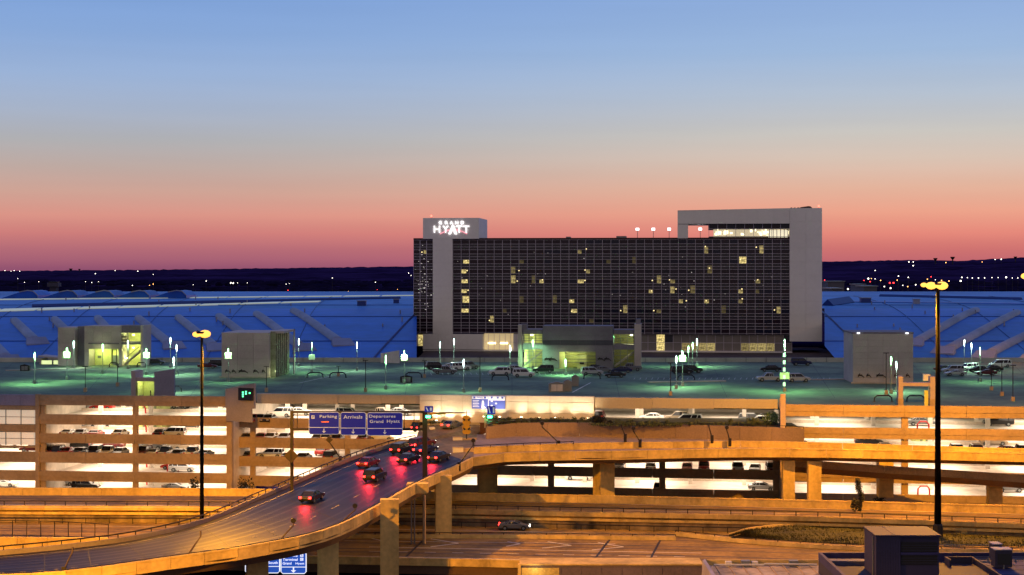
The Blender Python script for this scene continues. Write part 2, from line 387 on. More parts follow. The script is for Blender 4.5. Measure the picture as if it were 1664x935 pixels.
terminal = thing('terminal_building', 'very long terminal with curved blue metal roof behind the parking deck and hotel', 'terminal', (0, 405, 0))
toff = Vector((0, -405, 0))
def tpart(name, mb, m, smooth=False, par=None):
    mb.v = [tuple(Vector(v) + toff) for v in mb.v]; return obj(name, mb, m, par or terminal, smooth=smooth)
def roof_patch(xa, xb, Y0, Y1, n=8, ny=46, name='roof_shell'):
    mb = MB()
    for j in range(ny + 1):
        Y = Y0 + (Y1 - Y0) * j / ny
        for i in range(n + 1):
            x = xa(Y) + (xb(Y) - xa(Y)) * i / n; mb.v.append((x, Y, zr(Y)))
    for j in range(ny):
        for i in range(n): a = j * (n + 1) + i; mb.f.append((a, a + 1, a + n + 2, a + n + 1))
    tpart(name, mb, roofm, True)
lx = lambda Y: (677 - CX) * Y / F
rx = lambda Y: .1936 * Y if Y > 450 else 87.1 - (450 - Y) * .04
roof_patch(lambda Y: -330, lx, 405, 530)
roof_patch(rx, lambda Y: 330, 405, 530)
ROOFSWAP = roofm; roofm = mat('upper_roof_sky_sheen', (.07, .24, .60), .6, var=.16, scale=.08, fine=.5, spec=.3)  # sky sheen on the flatter upper roof put into a lighter base colour
roof_patch(lambda Y: -400, lambda Y: 400, 530, 860, name='upper_roof_shell'); roofm = ROOFSWAP
# standing seams along the length of the roof and gores across it
for Y in (432, 458, 505, 545):
    for (a, b) in ((-330, lx(Y) if Y < 530 else 300),) + (((rx(Y), 330),) if Y < 530 else ()):
        tpart('roof_seam', MB().box(a, b, Y - .2, Y + .2, zr(Y) - .2, zr(Y) + .15), roofs)
def onstrip(a, b, n=20):      # points following the roof between two plan positions
    return [Vector((a[0] + (b[0] - a[0]) * i / n, a[1] + (b[1] - a[1]) * i / n, zr(a[1] + (b[1] - a[1]) * i / n) + .12)) for i in range(n + 1)]
tpart('roof_seam', MB().tube(onstrip((-30.5, 512), (-38, 418)), .35, 4), roofs)
tpart('roof_seam', MB().tube(onstrip((100, 530), (95, 418)), .3, 4), roofs)
for x in list(range(-300, -45, 22)) + list(range(115, 320, 22)):
    tpart('roof_seam', MB().tube(onstrip((x, 410), (x * 1.22 - (0 if x < 0 else 5), 640)), .09, 4), roofs)
# skylight ribbons
sky_l = mat('skylight_glazing', (.5, .55, .42), .35, var=.08, emit=(.62, .68, .45), es=.30)
for (y0, y1, xs0, xs1, step, Ya) in ((488, 481.5, 0, 640, 62.5, 0), (507, 492, -8, 500, 66, 0)):
    x = xs0 - 130
    while x < xs1:
        xe = x + step - 5; f0 = (x - xs0) / (xs1 - xs0); f1 = (xe - xs0) / (xs1 - xs0)
        yy = y0 + (y1 - y0) * max(f0, -.2)
        p0, p1 = onroof(x, yy), onroof(xe, y0 + (y1 - y0) * max(f1, -.2))
        wd = 9 if y0 < 500 else 8
        mb = MB()
        for q in (p0, p1):
            for (dY, dz) in ((0, .25), (wd, .25)): mb.v.append((q.x, q.y + dY, zr(q.y + dY) + dz))
            for (dY, dz) in ((0, -.3), (wd, -.3)): mb.v.append((q.x, q.y + dY, zr(q.y + dY) + dz))
        mb.f += [(0, 1, 5, 4), (0, 4, 6, 2), (1, 3, 7, 5), (0, 2, 3, 1), (4, 5, 7, 6), (2, 6, 7, 3)]
        tpart('skylight', mb, sky_l)
        x += step
for (xa, ya, xb, yb, th) in ((52, 499.5, 400, 492, 1.6), (400, 491, 650, 485.5, 1.2), (1430, 482, 1660, 487.5, 1.4), (1345, 497, 1380, 492, 4.0)):
    p0, p1 = onroof(xa, ya), onroof(xb, yb)
    mb = MB().tube([p0 + Vector((0, 0, .2)), p0.lerp(p1, .5) * 1 + Vector((0, 0, .2)), p1 + Vector((0, 0, .2))], th * .5, 4)
    tpart('roof_gutter', mb, roofs)
for (xa, xb) in ((1380, 1664), (1540, 1760)):
    p0, p1 = onroof(xa, 491.5), onroof(xb, 495); mb = MB()
    for q in (p0, p1):
        for (dY, dz) in ((0, .25), (8, .25), (0, -.3), (8, -.3)): mb.v.append((q.x, q.y + dY, zr(q.y + dY) + dz))
    mb.f += [(0, 1, 3, 2), (0, 2, 6, 4), (1, 5, 7, 3), (0, 4, 5, 1), (4, 6, 7, 5)]
    tpart('skylight', mb, roofm)
    break
# wing-shaped roof monitors
for px in (37, 101, 160, 217, 277):
    Y = 610; x = (px - CX) * Y / F; z0 = zr(Y); wd = 30 * Y / F
    prof = [(-wd, 0), (-wd * .6, .9), (0, 2.3), (wd * .45, 2.9), (wd * .75, 2.6), (wd * .98, 1.1), (wd, 0)]
    mo = tpart('roof_monitor', MB().prism([(x + a, z0 + b) for a, b in prof], Y - 4, Y + 14), roofm)
    tpart('monitor_fascia', MB().prism([(x + a, z0 + b + .25) for a, b in prof[2:]] + [(x + a, z0 + b - .1) for a, b in prof[:1:-1]], Y - 4.6, Y - 4.02), ductm)
# sloping ducts down the roof
DU = [((24, 523), (58, 556)), ((89, 521), (128, 561)), ((159, 519), (196, 562)), ((225, 519), (279, 563)), ((290, 518), (350, 566)), ((356, 516), (410, 556)),
      ((417, 512), (490, 566)), ((477, 507), (553, 558)), ((-40, 530), (12, 585)),
      ((1586, 506), (1487, 558)), ((1653, 510), (1538, 571)), ((1722, 520), (1605, 578)), ((1800, 520), (1680, 584))]
for (a, b) in DU:
    pa, pb = onroof(*a), onroof(*b); n = 14; mb = MB(); rr = 1.55
    dvec = (pb - pa); dvec.z = 0; dvec.normalize(); sd = Vector((-dvec.y, dvec.x, 0))
    rings = []
    for i in range(n + 1):
        q = pa.lerp(pb, i / n); c = Vector((q.x, q.y, zr(q.y)))
        wv = rr * (.82 + .18 * i / n); b_ = len(mb.v)
        for t in range(7):
            an = pi * t / 6; mb.v.append(tuple(c + sd * cos(an) * wv + Vector((0, 0, sin(an) ** .6 * 1.5 - .1))))
        rings.append(b_)
    for q0, q1 in zip(rings, rings[1:]):
        for k in range(6): mb.f.append((q0 + k, q0 + k + 1, q1 + k + 1, q1 + k))
    mb.f.append(tuple(rings[0] + k for k in range(7))); mb.f.append(tuple(rings[-1] + k for k in range(7))[::-1])
    d_ = tpart('roof_duct', mb, ductm, True)
    q = Vector((pb.x, pb.y, zr(pb.y))) + dvec * 1.0
    mb = MB()
    for s1, s2, z1 in ((-3.1, 0, 0), (3.1, 0, 0), (3.4, 4, -1.2), (-3.4, 4, -1.2)): mb.v.append(tuple(q + sd * s1 + dvec * s2 + Vector((0, 0, z1 - 1.6))))
    for s1, s2, z1 in ((-2.6, 0, 1.5), (2.6, 0, 1.5), (3.2, 4, -.3), (-3.2, 4, -.3)): mb.v.append(tuple(q + sd * s1 + dvec * s2 + Vector((0, 0, z1))))
    mb.f += [(0, 3, 2, 1), (4, 5, 6, 7), (0, 1, 5, 4), (1, 2, 6, 5), (2, 3, 7, 6), (3, 0, 4, 7)]
    tpart('duct_hood', mb, ductm)
for (px, py, w, h) in ((588, 497, 2.9, 1.9), (644, 493, 1.9, 1.6), (1406, 492, 3.4, 1.9), (1489, 494, 2.1, 1.8)):
    q = onroof(px, py); tpart('roof_vent', MB().box(q.x - w * .5, q.x + w * .5, q.y - w * .4, q.y + w * .4, q.z - 1, q.z + h * .8), ductm if py == 494 else roofs)
    tpart('vent_cap', MB().box(q.x - w * .58, q.x + w * .58, q.y - w * .48, q.y + w * .48, q.z + h * .8, q.z + h * .8 + .25), ductm)
for i in range(46):
    px = R.choice([R.uniform(0, 660), R.uniform(1350, 1664)]); q = onroof(px, R.uniform(483, 540)); tpart('vent_pipe', MB().tube([q, q + Vector((0, 0, R.uniform(.8, 1.5)))], .22, 5), ductm)
# brown-roofed forecourt in front of the hotel
fc = mat('forecourt_membrane', (.055, .036, .036), .8, var=.25, scale=.4, fine=1.5)
tpart('forecourt_roof', MB().box(-27.2, 100, 396, 530, 11.7, 12.3), fc)
tpart('forecourt_parapet', MB().box(-27.4, 92.2, 395.6, 396.1, 9, 13.0), concrete)
tpart('eave_wall', MB().box(-330, -27.4, 398, 405, 0, 11.0), mat('eave_wall', (.08, .1, .16), .8))
tpart('eave_wall', MB().box(92.2, 330, 398, 405, 0, 11.0), mat('eave_wall', (.08, .1, .16), .8))
tpart('eave_ledge', MB().box(-330, -27.4, 396.5, 405, 11.0, 11.4), concrete)
tpart('eave_ledge', MB().box(92.2, 330, 396.5, 405, 11.0, 11.4), concrete)

# ------------------------------------------------------------------ hotel
HP = Pl(672, 507, 6.3)
hotel = HP.empty('hotel_building', 'wide dark glass hotel with pale concrete frame and glowing rooftop sign', 'hotel')
hc = mat('hotel_concrete', (.80, .77, .71), .75, var=.035, scale=.35, fine=2, rnd=.015)
U = HP.u
def hz(py, px=980): return HP.z(px, py)
u0, u704, u736, u1283 = 0, U(704), U(736), U(1283)
zb, zt = hz(543), hz(388)
# body behind the glass
body = mat('hotel_core', (.03, .03, .035), .8, var=0)
obj('core', MB().box(u0 + .3, u1283, 1.2, 19.5, zb, zt - .6), body, hotel)
obj('roof_slab', MB().box(u0, u1283, .4, 20, zt - .6, zt - .25), mat('roof_gravel', (.06, .03, .03), .9), hotel)
obj('roof_parapet', MB().box(u0, U(1283), -.15, .35, zt - .3, zt + .25).box(u0, u0 + .4, .35, 20, zt - .3, zt + .25), mat('roof_gravel', (.06, .03, .03), .9), hotel)
# glazing
FLH = (zt - zb) / 9.65
pane_cols = [mat('pane_a', (.010, .006, .018), .12, var=0), mat('pane_b', (.020, .007, .016), .12, var=0), mat('pane_c', (.010, .010, .030), .12, var=0), mat('pane_d', (.034, .022, .034), .3, var=0)]
for m_ in pane_cols: m_.node_tree.nodes['Principled BSDF'].inputs['Specular IOR Level'].default_value = .28
spand = mat('spandrel_glass', (.016, .010, .02), .2, var=0)
mull = mat('aluminium_mullion', (.62, .56, .64), .5, metal=0, var=0)
LIT = [(759, 425, 1), (759, 441, 1), (759, 456.5, 1), (759, 473, 1), (759, 489, 1), (759, 504.6, 1), (687, 411, .5), (951, 406, .3), (952, 440, .35), (951, 457, .8), (843, 441, .2), (841, 458, .5),
       (847, 427, .08), (880, 456, .6), (870, 456, .1), (927, 490, .8), (927, 507, .8), (794, 522, .5), (900, 490, .1), (1146, 402, .3), (1229, 403, .5), (1203, 423, 1), (1062, 457, .3), (1090, 456, .25),
       (1151, 437, .12), (1060, 474, .5), (1097, 471, .45), (1118, 473, .15), (1206, 471, .5), (1231, 456, .22), (1115, 490, .45), (1149, 490, .45), (1208, 487, .2), (1260, 505, .4), (1062, 506, .15), (1010, 506, .35),
       (845, 490, .06), (965, 522, .05), (1180, 505, .06), (985, 425, .05), (1240, 474, .08), (820, 505, .05), (1030, 425, .05)]
nc = 40; cw = (u1283 - u736) / nc
cols = [(u736 + i * cw, cw, 'm', i) for i in range(nc)] + [(i * (u704 / 3), u704 / 3, 'l', i) for i in range(3)]
litm = {}
def lit_mat(s, warm=True):
    k = round(s, 2)
    if k not in litm:
        m_ = bpy.data.materials.new('lit_window'); m_.use_nodes = True; n_ = m_.node_tree.nodes; l_ = m_.node_tree.links; b_ = n_['Principled BSDF']
        b_.inputs['Base Color'].default_value = (.1, .08, .03, 1); tcn = n_.new('ShaderNodeTexCoord'); nn = n_.new('ShaderNodeTexNoise'); nn.inputs['Scale'].default_value = 1.7
        l_.new(tcn.outputs['Object'], nn.inputs[0]); cr = n_.new('ShaderNodeMapRange'); cr.inputs['From Min'].default_value = .35; cr.inputs['From Max'].default_value = .65; cr.inputs['To Min'].default_value = .25 * k; cr.inputs['To Max'].default_value = 1.25 * k
        l_.new(nn.outputs[0], cr.inputs[0]); l_.new(cr.outputs[0], b_.inputs['Emission Strength']); b_.inputs['Emission Color'].default_value = (1.0, .78, .28, 1)
        litm[k] = m_
    return litm[k]
paneh = FLH * .42
mesh_by_w = {}
def pane_mesh(w, m_, h=None):
    k = (round(w, 3), m_.name, h)
    if k not in mesh_by_w: mesh_by_w[k] = MB().box(.06, w - .06, 0, .12, .05, (h or paneh) - .05).mesh('window_pane', m_)
    return mesh_by_w[k]
rest = MB(); npane = 0
cells = []
for (u_, w_, sec, ci) in cols:
    for fl in range(10):
        z1 = zt - .35 - fl * FLH; z0 = z1 - paneh
        if z0 < zb - .2: z0 = zb; 
        Y_ = HP.w(u_, 0, 0).y; cells.append((u_, w_, z1 - paneh, sec, ci, fl))
litset = {}
for (px, py, s) in LIT:
    u_ = U(px); best = min(cells, key=lambda c: abs(c[0] + c[1] / 2 - u_) + abs(c[2] + paneh / 2 - HP.z(px, py)))
    litset[best] = s
cells.sort(key=lambda c: (c not in litset, -c[0]))
for c in cells:
    u_, w_, z0, sec, ci, fl = c
    if z0 < zb - .3: continue
    me = pane_mesh(w_, R.choice(pane_cols))
    if c in litset:
        sN = litset[c]; part_ = R.uniform(.45, .6) if sN < .75 else R.uniform(.6, .95); off_ = R.choice((.1, w_ - .1 - (w_ - .2) * part_))
        link('lit_room', MB().box(0, (w_ - .2) * part_, -.03, .0, .06, paneh * R.choice((.9, .9, .95, 1.65, 1.9))).mesh('lit_room', lit_mat(sN * .8)), hotel, (u_ + off_, -.005, z0))
    # partly drawn curtain makes some lit rooms show only half a bay
    if npane < 298:
        link('window_pane', me, hotel, (u_, R.uniform(0, .03), z0)); npane += 1
    else: rest.box(u_ + .06, u_ + w_ - .06, 0, .12, z0 + .05, z0 + paneh - .05)
stuff(obj('window_pane', rest, pane_cols[1], hotel))
sp_ = MB()
for (u_, w_, sec, ci) in cols:
    for fl in range(10):
        z1 = zt - .35 - fl * FLH - paneh
        if z1 < zb: continue
        z0 = max(zb, z1 - (FLH - paneh)); sp_.box(u_ + .06, u_ + w_ - .06, .03, .15, z0 + .04, z1 - .04)
stuff(obj('spandrel_pane', sp_, spand, hotel))
for ci in range(nc + 1):
    obj('mullion', MB().box(u736 + ci * cw - .05, u736 + ci * cw + .05, -.12, .2, zb, zt - .3), mull, hotel)
for i in range(4): obj('mullion', MB().box(max(0, i * u704 / 3 - .07), i * u704 / 3 + .07, -.12, .2, zb, zt - .3), mull, hotel)
for fl in range(11):
    for dz in (0, paneh, paneh + (FLH - paneh) * .5):
        z1 = zt - .35 - fl * FLH - dz
        if z1 < zb - .05: continue
        for a, b in ((0.02, u704), (u736, u1283 - .02)): obj('transom', MB().box(a, b, -.09, .17, z1 - .04, z1 + .04), mull, hotel)
# curtains and lamps seen behind lit panes: little bright lamps
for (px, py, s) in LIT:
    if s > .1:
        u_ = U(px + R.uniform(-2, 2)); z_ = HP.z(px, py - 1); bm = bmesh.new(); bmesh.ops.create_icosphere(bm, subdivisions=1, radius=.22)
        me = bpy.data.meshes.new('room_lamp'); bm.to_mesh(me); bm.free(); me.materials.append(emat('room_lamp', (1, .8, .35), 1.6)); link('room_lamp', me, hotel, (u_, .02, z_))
sp = MB(); rr = random.Random(21)  # emissive specks on the panes imitate reflected lights
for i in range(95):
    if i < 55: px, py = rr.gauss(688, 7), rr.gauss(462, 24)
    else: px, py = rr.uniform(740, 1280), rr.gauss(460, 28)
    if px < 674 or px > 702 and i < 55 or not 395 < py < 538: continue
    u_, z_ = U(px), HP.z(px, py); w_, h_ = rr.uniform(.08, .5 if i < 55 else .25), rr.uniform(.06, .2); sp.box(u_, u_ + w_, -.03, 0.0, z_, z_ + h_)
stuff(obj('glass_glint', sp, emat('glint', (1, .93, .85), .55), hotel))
# concrete pier, base, crown block
def conc(name, pxa, pxb, pya, pyb, d0, d1, m_=None, nx=1, nz=1, gap=.05):
    """panelled concrete face between photo columns/rows on the hotel plane: backing block plus panels"""
    a, b = (U(pxa), U(pxb)); z0, z1 = HP.z((pxa + pxb) / 2, pyb), HP.z((pxa + pxb) / 2, pya)
    g = obj(name, MB().box(a + .03, b - .03, d0 + .12, d1, z0 + .01, z1 - .01), m_ or hc, hotel)
    w = (b - a) / nx; h = (z1 - z0) / nz
    me = MB().box(gap / 2, w - gap / 2, 0, .12, gap / 2, h - gap / 2).mesh('panel', m_ or hc)
    for i in range(nx):
        for j in range(nz): link('panel', me, g, (a + i * w, d0, z0 + j * h))
    return g
conc('pier', 704, 736, 388.5, 543, -1.0, 1, nx=1, nz=8)
conc('base_wall', 688, 785, 543, 568, -1.02, 4, nx=4, nz=1)
cr_ = conc('crown_block', 688, 779, 354.5, 388.5, -1.0, 20, nx=4, nz=2)
obj('entrance_block', MB().box(U(675), U(688), 1.0, 8, HP.z(680, 563), HP.z(680, 543)), hc, hotel)
obj('lit_entrance', MB().box(U(679), U(686.5), .85, 1.0, HP.z(682, 562), HP.z(682, 544.5)), lit_mat(.8), hotel)
# glowing sign
glow = emat('sign_glow', (1, .97, 1.0), 1.5); glow_p = emat('sign_arc_glow', (1, .38, .45), .9)
sg = HP.empty('illuminated_sign', 'glowing white GRAND HYATT letters with pink arc on the crown block', 'sign')
yy = -1.22
BOLD = .0
gx = [(714, 'G'), (724, 'R'), (732, 'A'), (740.5, 'N'), (749.7, 'D')]
for px, ch in gx: text_part(sg, ch, U(px), yy, HP.z(px, 365), .95, 1.05, glow, .1)
for ch, pa, pb in (('H', 706, 716), ('Y', 720, 730), ('T', 742, 752), ('T', 753.5, 763.5)):
    text_part(sg, ch, U(pa), yy, HP.z(pa, 378.5), U(pb) - U(pa), 2.15, glow, .1)
a_ = MB()
za, zb_ = HP.z(735, 367.2), HP.z(735, 381); ua, um, ub = U(729.5), U(737), U(743.5)
for s0, s1 in ((ua, um), (ub, um)):
    t_ = .75 * (1 if s0 < s1 else -1)
    a_.hexa([(s0, yy - .1, zb_), (s0 + t_, yy - .1, zb_), (s0 + t_, yy + .1, zb_), (s0, yy + .1, zb_), (s1 - .35 * (1 if s0 < s1 else -1), yy - .1, za), (s1 + .3 * (1 if s0 < s1 else -1), yy - .1, za), (s1 + .3 * (1 if s0 < s1 else -1), yy + .1, za), (s1 - .35 * (1 if s0 < s1 else -1), yy + .1, za)])
obj('lettering', a_, glow, sg)
arc = [Vector((U(716) + (U(759.5) - U(716)) * t, yy + .05, HP.z(737, 380.5) + sin(pi * t) * 1.35)) for t in [i / 14 for i in range(15)]]
obj('arc', MB().tube(arc, .13, 5), glow_p, sg)
BOLD = .01
# right portal frame
zp = lambda px, py: HP.z(px, py)
D = 20
obj('portal_leg', MB().box(U(1101), U(1118), -1, D, zt, zp(1110, 365)), hc, hotel)
g = conc('portal_beam', 1101, 1283, 343, 364, -1.0, D, nx=7, nz=1)
conc('portal_wall', 1283, 1335.5, 338.5, 555, -1.03, D, nx=2, nz=10)
# beam top rises slightly to the right end
obj('portal_coping', MB().hexa([(U(1101), -1, zp(1101, 343)), (U(1283), -1, zp(1283, 343)), (U(1283), D, zp(1283, 343)), (U(1101), D, zp(1101, 343)), (U(1101), -1, zp(1101, 342.4)), (U(1283), -1, zp(1283, 338.7)), (U(1283), D, zp(1283, 338.7)), (U(1101), D, zp(1101, 342.4))]), hc, hotel)
# sky lounge behind glass
obj('lounge_floor', MB().box(U(1152), U(1283), .2, D - .5, zp(1200, 385), zp(1200, 384.3)), conc_light, hotel)
obj('lounge_core', MB().box(U(1160), U(1281), 9, 10, zp(1200, 385), zp(1200, 371)), mat('lounge_wall', (.5, .42, .3), .7, var=.3, scale=2, emit=(.9, .75, .5), es=.55), hotel)
obj('lounge_fascia', MB().box(U(1152), U(1283), 0, D - 1, zp(1200, 372), zp(1200, 364)), body, hotel)
lw = (U(1283) - U(1152)) / 9
for i in range(10): obj('mullion', MB().box(U(1152) + i * lw - .06, U(1152) + i * lw + .06, -.1, .1, zp(1200, 386), zp(1200, 364)), mull, hotel)
for i in range(9):
    link('window_pane', MB().box(.08, lw - .08, -.05, -.01, 0, zp(1200, 365) - zp(1200, 371.5)).mesh('window_pane', pane_cols[i % 3]), hotel, (U(1152) + i * lw, 0, zp(1200, 371.5)))
obj('transom', MB().box(U(1152), U(1283), -.1, .1, zp(1200, 372), zp(1200, 371.6)), mull, hotel)
rr = random.Random(3)
for i in range(26):
    px = rr.uniform(1158, 1279); me = MB().box(0, rr.uniform(.3, 1.4), 0, .2, 0, rr.uniform(.3, 1.1)).mesh('room_lamp', emat('lounge_lamp', (1, .9, .6), 1.8)); link('room_lamp', me, hotel, (U(px), rr.uniform(2, 8), zp(px, rr.uniform(375, 383))))
obj('lounge_end', MB().box(U(1249), U(1280), 1, 1.3, zp(1265, 386), zp(1265, 374)), emat('lounge_bright', (1, .92, .65), .75), hotel)
for i in range(6): obj('lounge_screen', MB().box(U(1250 + i * 6), U(1251.2 + i * 6), .8, .95, zp(1265, 386), zp(1265, 373)), mull, hotel)
# roof plant
obj('roof_plant', MB().box(U(1000), U(1016), 6, 12, zt - .3, zt + .9).box(U(918), U(925), 4, 8, zt - .3, zt + .7), mat('plant_grey', (.25, .24, .24), .6), hotel)
ant = MB()
for i in range(7): ant.tube([(U(1284) + i, 3, zp(1300, 338.5)), (U(1284) + i + .8, 3, zp(1300, 337))], .12, 4)
ant.prism([(U(1296), zp(1300, 338.6)), (U(1303), zp(1300, 336.2)), (U(1315), zp(1300, 334.6)), (U(1319), zp(1300, 335.2)), (U(1320), zp(1300, 338.4))], 3, 9)
obj('dish_shelter', ant, mat('plant_dark', (.06, .035, .03), .8), hotel)
# podium under the glass
pz0, pz1 = zp(1100, 570.5), zp(1100, 544)
obj('podium', MB().box(U(850), U(1283) - .05, 1.2, 19, pz0 - 2, pz1), mat('podium_wall', (.16, .145, .13), .7), hotel)
n_ = 32; w_ = (U(1287) - U(850)) / n_
pg = [mat('podium_glass', (.20, .18, .16), .4, var=.1), mat('podium_glass_dark', (.03, .03, .04), .3, var=0)]
PL_ = {1076: .9, 1119: .35, 1132: .35, 1147: .5, 1158: .6, 1222: .5, 1235: .55, 1247: .6, 1256: .4, 1212: .3, 868: .3}
for i in range(n_):
    for j in range(2):
        h_ = (pz1 - pz0) / 2; m_ = pg[0 if R.random() < .8 else 1]
        for px, s in PL_.items():
            if abs(U(px) - (U(850) + (i + .5) * w_)) < w_ * .55 and j == (0 if px != 868 else 1): m_ = lit_mat(s * .7)
        if abs(U(1076) - (U(850) + (i + .5) * w_)) < w_ * .55: m_ = lit_mat(.9)
        link('window_pane', pane_mesh(w_, m_, h_), hotel, (U(850) + i * w_, .9, pz0 + j * h_))
for i in range(n_ + 1): obj('mullion', MB().box(U(850) + i * w_ - .05, U(850) + i * w_ + .05, .75, .95, pz0, pz1), mull, hotel)
for j in range(3): obj('transom', MB().box(U(850), U(1287), .78, .98, pz0 + j * (pz1 - pz0) / 2 - .05, pz0 + j * (pz1 - pz0) / 2 + .05), mull, hotel)
for (pa, pb) in ((785, 848),):
    obj('lobby_wall', MB().box(U(pa), U(pb), 3.5, 4, zp(800, 569), pz1), mat('lobby_wall', (.6, .5, .3), .7, emit=(1, .75, .4), es=.45), hotel)
    for i in range(8): obj('mullion', MB().box(U(pa) + (U(pb) - U(pa)) * i / 7 - .05, U(pa) + (U(pb) - U(pa)) * i / 7 + .05, 0, .2, zp(800, 569), pz1), mull, hotel)
    obj('transom', MB().box(U(pa), U(pb), 0, .18, zp(800, 556.3), zp(800, 555.8)), mull, hotel)
    for px in (797, 817): 
        obj('room_lamp', MB().box(U(px) - 1.2, U(px) + 1.2, 3.2, 3.4, zp(800, 560), zp(800, 557)), emat('lobby_lamp', (1, .9, .55), 3), hotel)
obj('lobby_pier', MB().box(U(834), U(850), 0.2, 3, zp(840, 569), pz1), hc, hotel)
obj('plinth', MB().box(U(688), U(1287), -1.1, 19, 12.2, zp(1000, 570.5)), hc, hotel)
# roof lamps and beacons standing on the hotel
for i, px in enumerate((1035, 1061, 1087)):
    t = thing('rooftop_lamp', ('leftmost', 'middle', 'right')[i] + ' of the three white lamps on the open hotel roof', 'lamp', HP.w(U(px), 5, zt - .25), -HP.a, 'white lamps on the hotel roof')
    obj('pole', MB().tube([(0, 0, 0), (0, 0, 3.2)], .09, 5), steel_g, t); obj('lamp_head', MB().tube([(0, 0, 2.9), (0, 0, 3.3), (0, 0, 3.6)], .5, 8), emat('roof_lamp', (.95, .95, 1), 4), t)
t = thing('rooftop_lamp', 'white lamp on the hotel roof seen inside the portal opening', 'lamp', HP.w(U(1138), 5, zt - .25), -HP.a, 'white lamps on the hotel roof')
obj('pole', MB().tube([(0, 0, 0), (0, 0, 3.2)], .09, 5), steel_g, t); obj('lamp_head', MB().tube([(0, 0, 2.9), (0, 0, 3.3), (0, 0, 3.6)], .5, 8), emat('roof_lamp', (.95, .95, 1), 4), t)
for px, py, lab in ((700, 354.5, 'red beacon on the sign block of the hotel'), (1331, 338.5, 'red beacon on the tall right end wall of the hotel')):
    t = thing('aviation_beacon', lab, 'beacon', HP.w(U(px), 1, HP.z(px, py)), 0); obj('stalk', MB().tube([(0, 0, 0), (0, 0, .5)], .06, 5), steel_d, t); obj('lens', MB().tube([(0, 0, .4), (0, 0, .7), (0, 0, .9)], .22, 7), emat('beacon_red', (1, .08, .05), 8), t)

# ------------------------------------------------------------------ parking garage (three wings under one roof deck)
DZ = 15.3
LP = Pl(64, 274.5, 6.5); MP = Pl(418, 276.6, 8.2); RP = Pl(1277, 255, 6.8)
core_m = mat('stair_core_green_light', (.55, .62, .22), .7, var=.2, scale=1.5)  # yellow-green wall tone carries the green light of the cores
def wing(pl, label, xa, xb, rows, floors, pillars, joints, depth=36, wallbot=None):
    """rows: (z top, z bottom) of each spandrel; floors: z; pillars: (u0,u1); joints: u of spandrel joints"""
    g = pl.empty('parking_garage', label, 'parking garage')
    js = sorted(joints + [xa, xb])
    for i, (zt_, zb__) in enumerate(rows):
        for a, b in zip(js, js[1:]):
            if b - a < .3: continue
            h_ = zt_ - zb__
            obj('spandrel', MB().prism([], 0, 0) if 0 else MB().box(a + .02, b - .02, -.28, .1, zb__ + h_ * .42, zt_).box(a + .025, b - .025, -.2, .1, zb__, zb__ + h_ * .41), conc_spandrel, g)
    for i, zf in enumerate(floors):
        obj('floor_slab', MB().box(xa, xb, .1, depth, zf - .32, zf), inner, g)
    z0, z1 = floors[-1], DZ - .4
    obj('rear_wall', MB().box(xa, xb, depth, depth + .3, z0 - .3, z1), inner, g)
    obj('side_wall', MB().box(xa - .25, xa, .12, depth, z0 - .3, z1), inner, g); obj('side_wall', MB().box(xb, xb + .25, .12, depth, z0 - .3, z1), inner, g)
    for a, b in pillars: obj('pillar', MB().box(a, b, .1, .75, z0 - 1.5, rows[0][1] + .2), conc_spandrel, g)
    me = MB().box(-.35, .35, -.3, .3, 0, z1 - z0).mesh('inner_pillar', inner)
    n = int((xb - xa) / 9.2)
    for i in range(n):
        for d in (13.5, 25): link('inner_pillar', me, g, (xa + (i + .62) * 9.2, d, z0))
    # striped bay lines on the floors, seen through the openings
    for zi, zf in enumerate(floors[:-1]):
        obj('inner_parapet', MB().box(xa + .5, xb - .5, 17.6, 17.8, zf, zf + .5), mat('inner_parapet', (.62, .52, .42), .8, var=.15, scale=1), g)
        obj('rear_beam', MB().box(xa + .3, xb - .3, 26, 26.4, zf + 1.9, zf + 2.6), mat('inner_parapet', (.5, .40, .30), .8), g)
    # real fluorescent lamps: one soft lamp per bay and level under each ceiling
    for zi, zf in enumerate(floors):
        ceil = (DZ - .4) if zi == 0 else floors[zi - 1] - .34
        nb = max(1, int(round((xb - xa) / 15)))
        for k in range(nb):
            ld = bpy.data.lights.new('garage_lamp', 'AREA'); ld.shape = 'RECTANGLE'; ld.size = 9; ld.size_y = 22; ld.energy = GLAMP * (xb - xa) / nb / 15 * R.uniform(.8, 1.2); ld.color = (1, .80, .60)
            lo = bpy.data.objects.new('garage_lamp', ld); COL.objects.link(lo); lo.parent = g; lo.location = (xa + (k + .5) * (xb - xa) / nb, 16, ceil - .12)
    return g
GLAMP = 2300
uL = LP.u; zL = LP.z
rowsL = [(16.6, 14.86), (13.3, 11.6), (10.04, 8.45), (6.9, 5.1), (3.7, 2.0)]
floorL = [12.3, 9.0, 5.9, 2.7, -.4]
gL = wing(LP, 'left wing of the concrete parking garage with five open glowing levels', uL(64), uL(370), rowsL, floorL, [(uL(215), uL(223)), (uL(64) + .2, uL(72.5)), (uL(363) + .5, uL(369))], [uL(140), uL(219), uL(295)])
